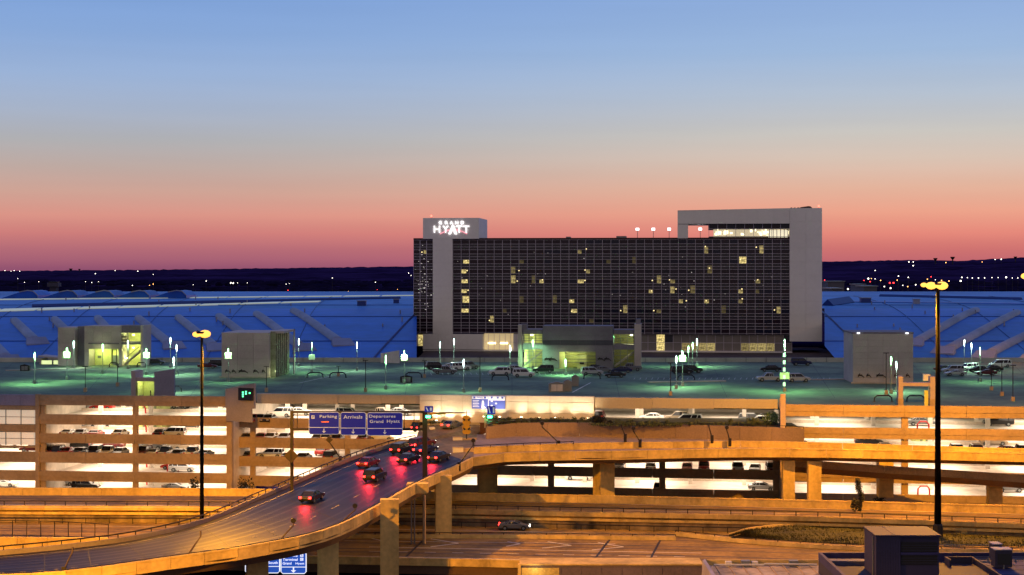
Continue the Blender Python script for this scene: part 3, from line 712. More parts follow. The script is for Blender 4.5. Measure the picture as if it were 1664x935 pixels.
# far-left bay: gridded glass on the two upper levels, open levels below
gE = LP.empty('parking_garage', 'far left bay of the garage with lit gridded glass over two open levels', 'parking garage')
xa, xb = uL(64) - 34, uL(64) - .6
frost = mat('frosted_glazing', (.75, .68, .6), .5, var=.15, scale=.6)
for (za_, zb__) in ((15.75, 14.75),):
    for i in range(9): obj('fascia_panel', MB().box(xb - (i + 1) * 2.7 + .02, xb - i * 2.7 - .02, -.2, .1, za_ - 1.0, za_ + .85), mat('lilac_panel', (.30, .28, .42), .6, rnd=.05), gE)
for (zt_, zb__) in ((14.0, 11.5), (10.2, 7.95)):
    n = 9; w = 2.7; h = (zt_ - zb__) / 2
    for i in range(n):
        for j in range(2): link('window_pane', MB().box(.06, w - .06, 0, .06, .05, h - .05).mesh('window_pane', mat('lit_frosted', (.7, .6, .5), .5, var=.15, scale=.7, emit=(1, .80, .58), es=.42)), gE, (xb - (i + 1) * w, .2, zb__ + j * h))
    for i in range(n + 1): obj('mullion', MB().box(xb - i * w - .05, xb - i * w + .05, .05, .3, zb__, zt_), steel_g, gE)
for (zt_, zb__) in ((14.75, 14.05), (11.45, 10.25)): obj('spandrel', MB().box(xa, xb, -.1, .5, zb__, zt_), conc_spandrel, gE)
for (zt_, zb__) in ((6.9, 5.1), (3.7, 2.0), (7.9, 7.6)):
    for k in range(3): obj('spandrel', MB().box(xa + k * (xb - xa) / 3 + .02, xa + (k + 1) * (xb - xa) / 3 - .02, -.25, .1, zb__, zt_), conc_spandrel, gE)
for zf in (5.9, 2.7, -.4, 12.0, 8.6): obj('floor_slab', MB().box(xa, xb, .35, 36, zf - .3, zf), inner, gE)
obj('rear_wall', MB().box(xa, xb, 36, 36.3, -1, 14.8), inner, gE); obj('side_wall', MB().box(xa - .3, xa, .3, 36, -1, 14.8), inner, gE)
obj('pillar', MB().box(uL(54.5), uL(56), 1, 1.4, -1, 8), conc_spandrel, gE)
for zc in (8.2, 5.5, 2.3):
    for k in range(2):
        ld = bpy.data.lights.new('garage_lamp', 'AREA'); ld.shape = 'RECTANGLE'; ld.size = 9; ld.size_y = 22; ld.energy = GLAMP; ld.color = (1, .80, .60)
        lo = bpy.data.objects.new('garage_lamp', ld); COL.objects.link(lo); lo.parent = gE; lo.location = (xa + (k + .5) * (xb - xa) / 2, 16, zc)
obj('pilaster', MB().box(uL(64) - .55, uL(64) + .1, -.45, .5, -1, 16.7), conc_spandrel, gL)
obj('pilaster', MB().box(uL(370.2), uL(378), -.5, .5, -1, 17.6), conc_spandrel, gL)
obj('base_wall', MB().box(xa, uL(372), -.4, .3, -1.2, .75), conc_spandrel, gL)

uM = MP.u; zM = MP.z
rowsM = [(12.5, 10.75), (9.15, 7.35), (5.9, 4.15), (2.6, .8)]
floorM = [11.5, 8.2, 4.9, 1.6, -1.4]
gM = wing(MP, 'recessed middle wing of the garage behind the gantry signs, under a deep cream beam', uM(379), uM(700), rowsM, floorM,
          [(uM(p), uM(p + 8)) for p in (406, 560)], [uM(p) for p in (470, 560, 640)])
rowsM2 = [(12.3, 10.7), (8.4, 6.9), (5.04, 3.46), (1.68, -.5)]; floorM2 = [11.3, 7.4, 4.1, .75, -1.4]
gM2 = wing(MP, 'middle wing of the garage right of the white portal wall, behind the right ramp', uM(700) + .6, uM(1266), rowsM2, floorM2,
          [(uM(p), uM(p + 10)) for p in (775, 890, 1071, 1256)], [uM(p) for p in (800, 866, 967, 1060, 1160)])
beam_m = mat('cream_beam', (.52, .46, .33), .8, var=.1, scale=.8, rnd=.05, streak=1)
mb = []
for a, b in ((418, 480), (480, 550), (550, 620), (620, 683), (966.6, 1060), (1060, 1160), (1160, 1264)):
    obj('top_beam', MB().box(uM(a) + .02, uM(b) - .02, -.35, .4, zM((a + b) / 2, 656 + (a > 900) * 7.8), 16.65), beam_m, gM if a < 700 else gM2)
obj('top_beam', MB().box(uM(684), uM(966), .5, 1, 14, 16.4), beam_m, gM)
# white portal wall of jointed panels
gP = gM
n_ = 8; pa, pb = uM(683), uM(966); w_ = (pb - pa) / n_
zt_, zb__ = 16.8, 12.2; hs_ = [1.0, 1.9, 1.7]
white_w = mat('white_portal_panel', (.68, .63, .53), .7, var=.06, rnd=.03)
obj('portal_wall', MB().box(pa, pb, -.5, .45, zb__ - 1.5, zt_ - .02), beam_m, gM)
z_ = zt_
for h_ in hs_:
    me = MB().box(.03, w_ - .03, 0, .15, .03, h_ - .03).mesh('wall_panel', white_w)
    for i in range(n_): link('wall_panel', me, gM, (pa + i * w_, -.66, z_ - h_))
    z_ -= h_
obj('portal_return', MB().box(uM(1266.5), uM(1268.5), -.8, .6, 6, 16.8), conc_spandrel, gM)
# roof-line panel with digital counter on the left of the recessed wing
uR = RP.u; zR = RP.z
rowsR = [(16.6, 14.75), (13.05, 11.3), (9.65, 7.9), (6.25, 4.4), (2.66, .7)]
floorR = [12.05, 8.65, 5.25, 1.7, -1.4]
gR = wing(RP, 'right wing of the garage, nearest part, behind the orange lit ramps', uR(1277), uR(1800), rowsR, floorR,
          [(uR(1465), uR(1476)), (uR(1668), uR(1679))], [uR(p) for p in (1370, 1470, 1570, 1670, 1740)])
obj('pilaster', MB().box(uR(1268), uR(1276.5), -.5, .6, 6, 18.2), mat('pink_concrete', (.5, .38, .33), .8), gR)
obj('pilaster', MB().box(uR(1268), uR(1276.5), -.42, .6, -1, 5.9), conc_spandrel, gR)
# stair cores with green light put into their wall colour, and red bollard hoops inside
for (pl, g_, pxs, fl) in ((LP, gL, (224, 262), floorL), (RP, gR, (1487, 1516), floorR)):
    for zf in fl:
        obj('stair_core', MB().box(pl.u(pxs[0], 18), pl.u(pxs[1], 18), 18, 24, zf, zf + 2.7), core_m, g_)
        for k in range(3): obj('core_window', MB().box(pl.u(pxs[0] + 8 + k * 9, 18), pl.u(pxs[0] + 12 + k * 9, 18), 17.9, 18, zf + .3, zf + 2.3), mat('core_glass', (.15, .2, .1), .3), g_)
# roof deck as one slab whose front follows the three wings
fr = [LP.w(uL(64) - 36, .2, DZ), LP.w(uL(372), .2, DZ), MP.w(uM(379) + .2, .35, DZ), MP.w(uM(1265), .35, DZ), RP.w(uR(1276), .2, DZ), RP.w(uR(1820), .2, DZ)]
fr[2] = Vector((fr[1].x, 277.9, DZ))
top = fr + [Vector((190, 394, DZ)), Vector((-190, 394, DZ))]
mb = MB(); n = len(top); mb.v = [tuple(p) for p in top] + [(p.x, p.y, DZ - .38) for p in top]
mb.f = [tuple(range(n)), tuple(range(2 * n - 1, n - 1, -1))] + [(i, i + n, (i + 1) % n + n, (i + 1) % n) for i in range(n)]
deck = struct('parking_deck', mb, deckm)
backw = struct('deck_edge_wall', MB().box(-190, 190, 393, 393.3, DZ, DZ + 1.05), mat('edge_wall', (.42, .44, .4), .8, var=.15))
for i in range(40):
    obj('wall_rib', MB().box(-95 + i * 4.9, -95 + i * 4.9 + .12, 392.8, 393, DZ, DZ + 1.1), steel_g, backw)
# low kerb islands and painted bay lines on the deck
linem = mat('bay_paint', (.5, .52, .45), .7, var=.3, scale=2)
def on_deck(px, py, z=DZ): return G(px, py, z)
def stripe(a, b, w=.14, m=linem, z=.012, name='deck_marking', parent=deck):
    a, b = Vector(a), Vector(b); d = (b - a).normalized(); s_ = Vector((-d.y, d.x, 0)) * w * .5; o_ = Vector((0, 0, z))
    mb = MB(); mb.hexa([a - s_ + o_ * .3, b - s_ + o_ * .3, b + s_ + o_ * .3, a + s_ + o_ * .3, a - s_ + o_, b - s_ + o_, b + s_ + o_, a + s_ + o_]); return obj(name, mb, m, parent)
stripe(on_deck(485, 623), on_deck(590, 600), .25); stripe(on_deck(930, 638), on_deck(960, 622), .25); stripe(on_deck(700, 611), on_deck(990, 613.5), .2)
stripe(on_deck(0, 622), on_deck(210, 612), .12); stripe(on_deck(1300, 634), on_deck(1420, 630), .12)
for i in range(34):
    for (px0, y_, st, dy) in ((690, 606, 9.3, 3.6), (1030, 617, 9.6, -3)):
        px = px0 + i * st
        if px < 1420: stripe(on_deck(px, y_), on_deck(px + 2, y_ + dy), .1)
me = None
expj = mat('deck_joint', (.03, .04, .04), .8)
for Y_ in (292, 311, 330, 352, 372): stripe((-150, Y_, DZ), (150, Y_ - 3, DZ), .12, expj, .008, 'deck_joint')
for X_ in range(-110, 130, 22): stripe((X_ * .86, 284, DZ), (X_ * 1.1, 392, DZ), .1, expj, .007, 'deck_joint')
for (a, b) in (((10, 603), (150, 599)), ((1055, 622), (1180, 620)), ((1320, 618), (1384, 617))):
    pa_, pb_ = on_deck(*a), on_deck(*b); mb = MB(); sweep(mb, [pa_, pa_.lerp(pb_, .5), pb_], [(0, .16), (1.4, .16), (1.4, 0), (0, 0)]); obj('kerb_island', mb, concrete, deck)

# ------------------------------------------------------------------ stair and lift buildings on the deck
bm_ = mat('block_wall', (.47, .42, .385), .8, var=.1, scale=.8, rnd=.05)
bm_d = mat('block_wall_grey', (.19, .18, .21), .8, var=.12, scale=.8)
yel = mat('yellow_lit_wall', (.72, .72, .3), .7, var=.12, scale=1.2)
def lamp(parent, loc, e, col, r=.15):
    ld = bpy.data.lights.new('lamp_light', 'POINT'); ld.energy = e; ld.color = col; ld.shadow_soft_size = r
    lo = bpy.data.objects.new('lamp_light', ld); COL.objects.link(lo); lo.location = loc
    if parent: lo.parent = parent
    return lo
def panels(g, x0, x1, y, z0, z1, nx, nz, m, gap=.05, name='wall_panel', along='x', th=.1):
    w = (x1 - x0) / nx; h = (z1 - z0) / nz
    if along == 'x': me = MB().box(gap / 2, w - gap / 2, 0, th, gap / 2, h - gap / 2).mesh(name, m)
    else: me = MB().box(0, th, gap / 2, w - gap / 2, gap / 2, h - gap / 2).mesh(name, m)
    for i in range(nx):
        for j in range(nz): link(name, me, g, (x0 + i * w, y, z0 + j * h) if along == 'x' else (y, x0 + i * w, z0 + j * h))
def figurework(g, pl, pxs, py, d, m=steel_d):
    """abstract dark metal relief pieces fixed low on the wall"""
    for px, w in pxs:
        a = pl.u(px); z = pl.z(px, py)
        mb = MB().box(a, a + w * .7, d - .12, d, z + .25, z + .5).tube([(a, d - .08, z), (a + w * .2, d - .08, z + .4), (a + w * .6, d - .08, z + .45), (a + w, d - .08, z - .1)], .07, 4)
        mb.tube([(a + w * .15, d - .08, z + .4), (a + w * .35, d - .08, z + .75)], .07, 4); obj('wall_relief', mb, m, g)
# left building
B = Pl(94, 378, 6); g = B.empty('stair_building', 'left deck building with bright yellow doorway and open stair bay at its right end', 'stair building')
bu = B.u; z2 = B.z(150, 530); zd = DZ
obj('wall', MB().box(bu(94), bu(122), .1, 7, zd, B.z(108, 532.5)), bm_, g); panels(g, bu(94), bu(122), 0, zd, B.z(108, 532.5), 1, 7, bm_)
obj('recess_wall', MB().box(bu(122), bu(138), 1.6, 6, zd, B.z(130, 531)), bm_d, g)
mz_ = B.z(160, 567)
obj('wall', MB().box(bu(137), bu(144), .1, 7, zd, z2).box(bu(192), bu(195.5), .1, 7, zd, z2).box(bu(144), bu(192), .1, 7, mz_, z2), bm_, g)
panels(g, bu(137), bu(195.5), 0, mz_, z2, 4, 4, bm_)
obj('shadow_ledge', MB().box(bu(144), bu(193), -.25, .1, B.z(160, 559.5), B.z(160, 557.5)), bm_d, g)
obj('lit_wall', MB().box(bu(144), bu(192), 4, 4.2, zd, mz_), yel, g); obj('lobby_ceiling', MB().box(bu(144), bu(192), .3, 4, mz_ - .15, mz_ - .02), yel, g)
obj('lift_door', MB().box(bu(174), bu(182), 3.85, 4, zd, zd + 2.3).box(bu(149), bu(155), 3.9, 4, zd + 1.6, zd + 2.2), steel_g, g)
obj('door_frame', MB().box(bu(186), bu(187), 1, 1.2, zd, mz_).box(bu(172.5), bu(173.2), 3.7, 3.9, zd, mz_), steel_d, g)
lamp(g, (bu(158), 2, mz_ - .5), 260, (.85, 1, .35)); lamp(g, (bu(182), 2, mz_ - .5), 260, (.85, 1, .35)); lamp(g, (bu(168), -1.5, mz_ - .3), 120, (.85, 1, .4))
zt_ = B.z(210, 529)
obj('corner_post', MB().box(bu(196), bu(197.3), 0, 5, zd, zt_).box(bu(228.5), bu(232), 0, 6, zd, zt_), bm_, g)
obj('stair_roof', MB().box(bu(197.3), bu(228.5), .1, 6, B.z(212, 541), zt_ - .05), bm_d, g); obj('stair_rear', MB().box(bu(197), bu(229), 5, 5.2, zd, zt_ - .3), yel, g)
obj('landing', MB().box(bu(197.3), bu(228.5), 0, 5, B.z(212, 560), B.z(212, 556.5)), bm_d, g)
for k in range(5): obj('louvre', MB().box(bu(197.3), bu(206), -.02, .06, B.z(200, 545 + k * 2.4), B.z(200, 544 + k * 2.4)), steel_d, g)
mbk = MB().hexa([(bu(199), 1, zd + .2), (bu(224), 1, zd + 3.2), (bu(224), 2.6, zd + 3.2), (bu(199), 2.6, zd + .2), (bu(199), 1, zd + .6), (bu(224), 1, zd + 3.7), (bu(224), 2.6, zd + 3.7), (bu(199), 2.6, zd + .6)])
obj('stair_flight', mbk, bm_, g); obj('handrail', MB().tube([(bu(199), .9, zd + 1.5), (bu(224), .9, zd + 4.5)], .05, 4), steel_d, g)
for (px, py, e) in ((212, 566, 300), (201, 583, 200), (212, 545, 300)): lamp(g, (bu(px), 2.4, B.z(px, py)), e, (.9, 1, .35)); obj('lamp_globe', MB().box(bu(px) - .2, bu(px) + .2, 2.0, 2.2, B.z(px, py) - .1, B.z(px, py) + .12), emat('stair_lamp', (1, 1, .6), 6), g)
# low lit kiosk beside it
B = Pl(60, 384, 4); g = B.empty('lit_kiosk', 'low kiosk with glowing windows and sloping roof left of the deck building', 'kiosk'); bu = B.u
obj('wall', MB().box(bu(64), bu(95), .1, 5, DZ, B.z(80, 595)).box(bu(64), bu(66.5), .1, 5, DZ, B.z(70, 583)), bm_, g)
obj('roof', MB().hexa([(bu(62), -.3, B.z(62, 580)), (bu(96), -.3, B.z(96, 583.5)), (bu(96), 5, B.z(96, 583.5)), (bu(62), 5, B.z(62, 580)), (bu(62), -.3, B.z(62, 578)), (bu(96), -.3, B.z(96, 581.5)), (bu(96), 5, B.z(96, 581.5)), (bu(62), 5, B.z(62, 578))]), bm_, g)
for a, b in ((67.5, 84), (87, 96)): obj('window', MB().box(bu(a), bu(b), 0, .1, B.z(80, 595), B.z(80, 586)), mat('kiosk_glow', (.6, .65, .3), .5, var=.3, scale=3, emit=(.85, 1, .45), es=.9), g)
# box building behind the left mast
B = Pl(360, 337, 4); g = B.empty('stair_building', 'plain panelled box building with glazed right end behind the left mast', 'stair building'); bu = B.u
zt_ = B.z(400, 541)
obj('wall', MB().box(bu(360), bu(437.5), .1, 15, DZ, zt_), bm_, g); panels(g, bu(360), bu(437.5), 0, DZ, zt_, 3, 7, bm_)
0 or obj('glazed_end', MB().box(bu(437.5), bu(446), 1.2, 15, DZ, zt_ + .2), mat('end_glass', (.12, .14, .1), .25, var=.3, scale=3, emit=(.6, .62, .25), es=.04), g)
obj('end_frame', MB().box(bu(457.5), bu(459), 12, 13, DZ, zt_ + .3).box(bu(437.5), bu(459), 1.2, 13, zt_ - .15, zt_ + .3), bm_, g)
for k in range(6): obj('end_mullion', MB().box(bu(446), bu(446) + .08, 2 + k * 2, 2.12 + k * 2, DZ, zt_), steel_d, g)
obj('plinth', MB().box(bu(357), bu(440), -.4, .0, DZ, DZ + .25), concrete, g)
figurework(g, B, ((366, 1.2), (377, .9), (388, 2.0), (412, 1.1), (426, .7)), 606, -.02)
lamp(g, (bu(443), -.3, DZ + 1.2), 60, (.9, 1, .45))
# centre building
B = Pl(844, 368, 5); g = B.empty('stair_building', 'wide central deck building with grey wall between two lit glass stair bays', 'stair building'); bu = B.u
zt_ = B.z(940, 530)
obj('corner_post', MB().box(bu(842), bu(848), -.4, 3, DZ, B.z(845, 528)).box(bu(1031), bu(1042), -.4, 7, DZ, B.z(1036, 527)), bm_, g)
obj('corner_post_cap', MB().box(bu(1033), bu(1041), 1, 4, B.z(1036, 527), B.z(1036, 519)).box(bu(846), bu(856), 1, 3, B.z(850, 543), B.z(850, 527)), bm_d, g)
obj('wall', MB().box(bu(882), bu(996), .1, 8, B.z(930, 572), zt_).box(bu(882), bu(909), .1, 8, DZ, B.z(930, 572)).box(bu(968), bu(996), .1, 8, DZ, B.z(930, 572)), bm_d, g)
panels(g, bu(882), bu(996), 0, B.z(930, 553), zt_, 4, 3, bm_d); panels(g, bu(882), bu(996), -.02, B.z(930, 561), B.z(930, 553.3), 4, 1, mat('grey_band', (.07, .07, .09), .7))
panels(g, bu(882), bu(909), 0, DZ, B.z(930, 561.2), 1, 4, bm_d); panels(g, bu(968), bu(996), 0, DZ, B.z(930, 561.2), 1, 4, bm_d); panels(g, bu(909), bu(968), 0, B.z(930, 572), B.z(930, 561.2), 2, 1, bm_d)
obj('lit_wall', MB().box(bu(909), bu(918), .3, 4, DZ, B.z(930, 572)).box(bu(909), bu(968), 5, 5.2, DZ, B.z(930, 572)), yel, g)
obj('lift_car', MB().box(bu(938), bu(953), .4, 3, DZ, B.z(940, 577)), yel, g); obj('lift_door', MB().box(bu(942), bu(949), .3, .4, DZ + 1, DZ + 1.5), steel_d, g)
for k in range(4): obj('door_bar', MB().box(bu(919), bu(968), .15, .25, B.z(940, 574 + k * 5.2), B.z(940, 573.2 + k * 5.2)), steel_g, g)
lamp(g, (bu(928), 2.5, B.z(930, 575)), 160, (.9, 1, .45)); lamp(g, (bu(914), -1, B.z(930, 578)), 70, (.9, 1, .45)); lamp(g, (bu(946), -1.2, B.z(930, 578)), 60, (.9, 1, .45))
for (a, b) in ((849, 881.5), (997, 1031)):
    obj('stair_rear', MB().box(bu(a), bu(b), 5, 5.2, DZ, B.z(900, 541)), mat('stair_rear', (.3, .3, .12), .7, var=.3, scale=1) if a > 900 else yel, g)
    obj('stair_roof', MB().box(bu(a), bu(b), .2, 6, B.z(900, 543.5), B.z(900, 536)), bm_d, g); obj('landing', MB().box(bu(a), bu(b), 0, 5, B.z(900, 568), B.z(900, 560)), bm_d, g)
    for k in range(7):
        for (ya_, yb_) in ((544, 560), (569, 592)):
            if k < 4: obj('stair_bar', MB().box(bu(a), bu(b), -.04, .04, B.z(900, ya_ + (yb_ - ya_) * (k + .5) / 4 + .35), B.z(900, ya_ + (yb_ - ya_) * (k + .5) / 4 - .35)), steel_g, g)
    for k in range(4): obj('stair_mullion', MB().box(bu(a + (b - a) * k / 3) - .06, bu(a + (b - a) * k / 3) + .06, -.06, .05, DZ, B.z(900, 543.5)), steel_g, g)
    obj('stair_flight', MB().hexa([(bu(a + 1), 1.5, DZ + .2), (bu(b - 2), 1.5, DZ + 3.4), (bu(b - 2), 3, DZ + 3.4), (bu(a + 1), 3, DZ + .2), (bu(a + 1), 1.5, DZ + .7), (bu(b - 2), 1.5, DZ + 3.9), (bu(b - 2), 3, DZ + 3.9), (bu(a + 1), 3, DZ + .7)]), bm_, g)
    px = 864 if a < 900 else 1026
    lamp(g, (bu(px), 1.5, B.z(px, 545.5)), 260, (.95, 1, .4)); lamp(g, (bu((a + b) / 2), 2, B.z(px, 572)), 220 if a < 900 else 60, (.95, 1, .4))
    obj('lamp_globe', MB().box(bu(px) - .3, bu(px) + .3, .4, .6, B.z(px, 546), B.z(px, 543.8)), emat('stair_lamp', (1, 1, .6), 6), g)
figurework(g, B, ((885, 1.5), (892, 1.9), (971, 1.6), (982, 1.6)), 586, -.05)
# right box building
B = Pl(1386, 320, 3); g = B.empty('stair_building', 'plain panelled box building with dark roof trim on the right of the deck', 'stair building'); bu = B.u
zt_ = B.z(1435, 543)
obj('wall', MB().box(bu(1386), bu(1484), .1, 12, DZ, zt_), bm_, g); panels(g, bu(1386), bu(1484), 0, DZ, zt_, 4, 8, bm_)
obj('roof_trim', MB().box(bu(1385), bu(1485), 0.2, 12.2, zt_, zt_ + .35), bm_d, g)
for px in (1395, 1474): obj('lamp_globe', MB().box(bu(px) - .25, bu(px) + .25, -.1, .18, zt_ + .05, zt_ + .3), emat('trim_lamp', (.9, .95, 1), 2.5), g)
obj('plinth', MB().box(bu(1383), bu(1486), -.5, .0, DZ, DZ + .25), concrete, g)
figurework(g, B, ((1394, 1.2), (1408, .9), (1424, 1.9), (1453, 1.2), (1472, .8)), 613, -.04)
# small stair heads at the front edge
pk = mat('pinkish_render', (.42, .34, .33), .8, var=.1)
B = Pl(213, 283, 6.5); g = B.empty('stair_shelter', 'small stair head with green lit doorway and lilac slab wall at the left deck edge', 'stair head'); bu = B.u
obj('pier', MB().box(bu(213), bu(220), 0, 4, DZ, B.z(216, 603)), pk, g)
obj('beam', MB().box(bu(220), bu(251), .2, 1, B.z(230, 620), B.z(230, 614)), pk, g)
obj('slab_wall', MB().hexa([(bu(250.5), 0, DZ), (bu(283), 0, DZ), (bu(283), .5, DZ), (bu(250.5), .5, DZ), (bu(250.5), 0, B.z(251, 605)), (bu(283), 0, B.z(283, 600)), (bu(283), .5, B.z(283, 600)), (bu(250.5), .5, B.z(251, 605))]), mat('lilac_render', (.27, .25, .33), .8, var=.1), g)
obj('lit_wall', MB().box(bu(219), bu(243), 4, 4.2, DZ, B.z(230, 620)).box(bu(219), bu(220.5), .3, 4, DZ, B.z(230, 621)), yel, g); obj('door_frame', MB().box(bu(221), bu(222), .3, .5, DZ, B.z(230, 620)).box(bu(243), bu(244), .3, .5, DZ, B.z(230, 635)), steel_d, g)
obj('stair_roof', MB().box(bu(220), bu(250), .5, 4.2, B.z(230, 620), B.z(230, 618.5)), pk, g)
lamp(g, (bu(232), 2, B.z(230, 623)), 120, (.85, 1, .4))
B = Pl(1460, 266, 6.8); g = B.empty('stair_shelter', 'small open stair head with two piers and a beam at the right deck edge', 'stair head'); bu = B.u
for a, b in ((1460, 1467.5), (1511.5, 1520)):
    obj('pier', MB().box(bu(a), bu(b), 0, 2.2, DZ, B.z(1463, 612)), pk, g); obj('pier_foot', MB().box(bu(a) - .05, bu(b) + .05, -.08, 2.3, DZ, B.z(1463, 648)), conc_spandrel, g)
obj('beam', MB().box(bu(1467.5), bu(1511.5), .2, 2, B.z(1490, 628), B.z(1490, 622.5)), pk, g)
obj('lit_wall', MB().box(bu(1505), bu(1511), 2.1, 2.3, DZ, B.z(1490, 636)), yel, g); lamp(g, (bu(1497), 3.2, B.z(1490, 637)), 60, (.85, 1, .4))
obj('cabinet', MB().box(bu(1506), bu(1517), 4, 5, B.z(1510, 622), B.z(1510, 611)), conc_light, g)
# slanted white wall by the back edge, panel wall with digital counter on the front edge
B = Pl(618, 388, 0); t = B.empty('screen_wall', 'pale screen wall with slanted top near the back edge of the deck', 'wall'); bu = B.u
obj('panel', MB().hexa([(bu(618), 2.5, DZ), (bu(649), 0, DZ), (bu(649), .4, DZ), (bu(618), 2.9, DZ), (bu(618), 2.5, B.z(618, 575.5)), (bu(649), 0, B.z(649, 569.5)), (bu(649), .4, B.z(649, 569.5)), (bu(618), 2.9, B.z(618, 575.5))]), conc_light, t)
obj('end_panel', MB().box(bu(617.3), bu(624), 2.3, 2.5, DZ, B.z(618, 575)), conc_light, t)
B = Pl(370, 270, 30); t = B.empty('sign_wall', 'slanted concrete wall rising above the garage front, carrying the digital counter', 'wall'); bu = B.u
obj('panel', MB().hexa([(bu(370), -.6, 14.9), (bu(417), -.6, 14.9), (bu(417), -.2, 14.9), (bu(370), -.2, 14.9), (bu(370), -.6, B.z(370, 632)), (bu(417), -.6, B.z(417, 622.5)), (bu(417), -.2, B.z(417, 622.5)), (bu(370), -.2, B.z(370, 632))]), mat('sign_wall', (.32, .29, .3), .8, var=.1), t)
obj('panel', MB().box(bu(371), bu(412), -.55, -.25, 12.6, 14.9), mat('sign_wall', (.32, .29, .3), .8), t)
dg = B.empty('digital_counter', 'black display with green digits on the slanted sign wall', 'sign')
obj('housing', MB().box(bu(394), bu(416), -1.1, -.62, B.z(400, 650), B.z(400, 630)), black, dg)
obj('face', MB().box(bu(396), bu(415.5), -1.14, -1.1, B.z(400, 648.5), B.z(400, 631.5)), mat('display_face', (.006, .01, .03), .4, var=0), dg)
gd = emat('green_digit', (.1, 1, .35), 3.5)
for px, n_, y0 in ((402, 3, 636), (407, 2, 635), (413, 1, 637)):
    for k in range(n_): obj('digit', MB().box(bu(px) - .13, bu(px) + .13, -1.2, -1.14, B.z(px, y0 + 2.4 + k * 3.2), B.z(px, y0 + k * 3.2)), gd, dg)

# ------------------------------------------------------------------ lower roads (terraces)
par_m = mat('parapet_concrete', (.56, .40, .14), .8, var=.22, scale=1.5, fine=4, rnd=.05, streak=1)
road_brown = mat('lower_road', (.22, .14, .04), .8, var=.35, scale=.8, fine=3, bump=.1)
E1 = crom([G(-160, 794, 4.75), G(-60, 793, 4.75), G(370, 794, 4.75), G(700, 800, 4.75), G(960, 805, 4.75), G(1320, 813, 4.75), G(1700, 823, 4.75), G(1850, 827, 4.75)], 90)
E2 = crom([G(-160, 814, 4.25), G(-60, 814, 4.25), G(370, 816, 4.25), G(700, 820, 4.25), G(960, 825, 4.25), G(1320, 832, 4.25), G(1664, 843, 4.25), G(1850, 849, 4.25)], 90)
E4 = crom([G(-160, 893, 2.1), G(100, 895, 2.1), G(400, 902, 2.1), G(558, 905, 2.1), G(820, 910, 2.1), G(1135, 919, 2.1), G(1400, 930, 2.1), G(1850, 948, 2.1)], 90)
def at(p, z): return Vector((p.x, p.y, z))
def sheet(name, A, B_, za, zb_, m, n=4, th=0):
    mb = MB()
    for a, b in zip(A, B_):
        for k in range(n + 1): q = at(a, za).lerp(at(b, zb_), k / n); mb.v.append(tuple(q))
    for i in range(len(A) - 1):
        for k in range(n): c = i * (n + 1) + k; mb.f.append((c, c + 1, c + n + 2, c + n + 1))
    return mb
ZT2, ZT3 = 3.62, 1.2
back = [Vector((p.x, 262, 0)) for p in E1]
struct('service_road', sheet('', [p + Vector((0, 6, 0)) for p in back], E1, -.2, -.2, road_brown), road_brown)
struct('middle_road', sheet('', E1, E2, ZT2, ZT2, road_brown), road_brown)
struct('lower_road', sheet('', [p + Vector((0, 2, 0)) for p in E2], E4, ZT3, ZT3, road_brown, 8), road_brown)
struct('ground', MB().box(-260, 260, 60, 268, -1.6, -1.02), mat('under_ground', (.03, .022, .018), .9, var=.3))
w = thing('retaining_wall', 'long low orange lit barrier wall at the foot of the garage', 'wall', (0, 0, 0)); 
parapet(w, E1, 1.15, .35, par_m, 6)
for i, (zt_, zb__, off, mm) in enumerate(((3.6, 3.05, .35, par_m), (3.05, 2.75, 0, road_brown), (2.75, 2.35, .3, par_m), (2.35, 1.2, 0, conc_spandrel))):
    pass
w = thing('retaining_wall', 'stepped concrete retaining wall between the middle and the lower road', 'wall')
q = by_length(E2, 7)
for (zt_, zb__, off, mm, nm_) in ((3.62, 3.0, -.35, par_m, 'kerb_beam'), (3.0, 2.7, 0, road_brown, 'wall_band'), (2.7, 2.35, -.28, par_m, 'ledge'), (2.35, 1.1, -.02, mat('stained_wall', (.2, .15, .09), .85, var=.45, scale=1.2, fine=2, streak=1), 'wall_panel')):
    for a, b in zip(q, q[1:]):
        t = (b - a).normalized() * .02
        mb = MB(); sweep(mb, [at(a, zt_) + t, at(a.lerp(b, .5), zt_), at(b, zt_) - t], [(off, 0), (.6, 0), (.6, zb__ - zt_), (off, zb__ - zt_)]); obj(nm_, mb, mm, w)
t = thing('guard_rail', 'dark guard rail along the edge of the middle road below the garage', 'guard rail'); rail(t, E2, steel_d, .62, 3.0, .07)
t = thing('guard_rail', 'dark guard rail running along the foot of the stepped retaining wall', 'guard rail'); rail(t, [at(p, 2.0) + Vector((0, -1.2, 0)) for p in E2], steel_d, .8, 3.4, .07)
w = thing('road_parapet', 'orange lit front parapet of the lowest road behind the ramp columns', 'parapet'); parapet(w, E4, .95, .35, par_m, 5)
sweepm = MB(); sweep(sweepm, [at(p, 1.13) + Vector((0, .4, 0)) for p in E4], [(0, 0), (1.2, 0), (1.2, -1.1), (0, -1.1)]); obj('edge_girder', sweepm, mat('girder_dark', (.10, .06, .035), .85, var=.2), w)
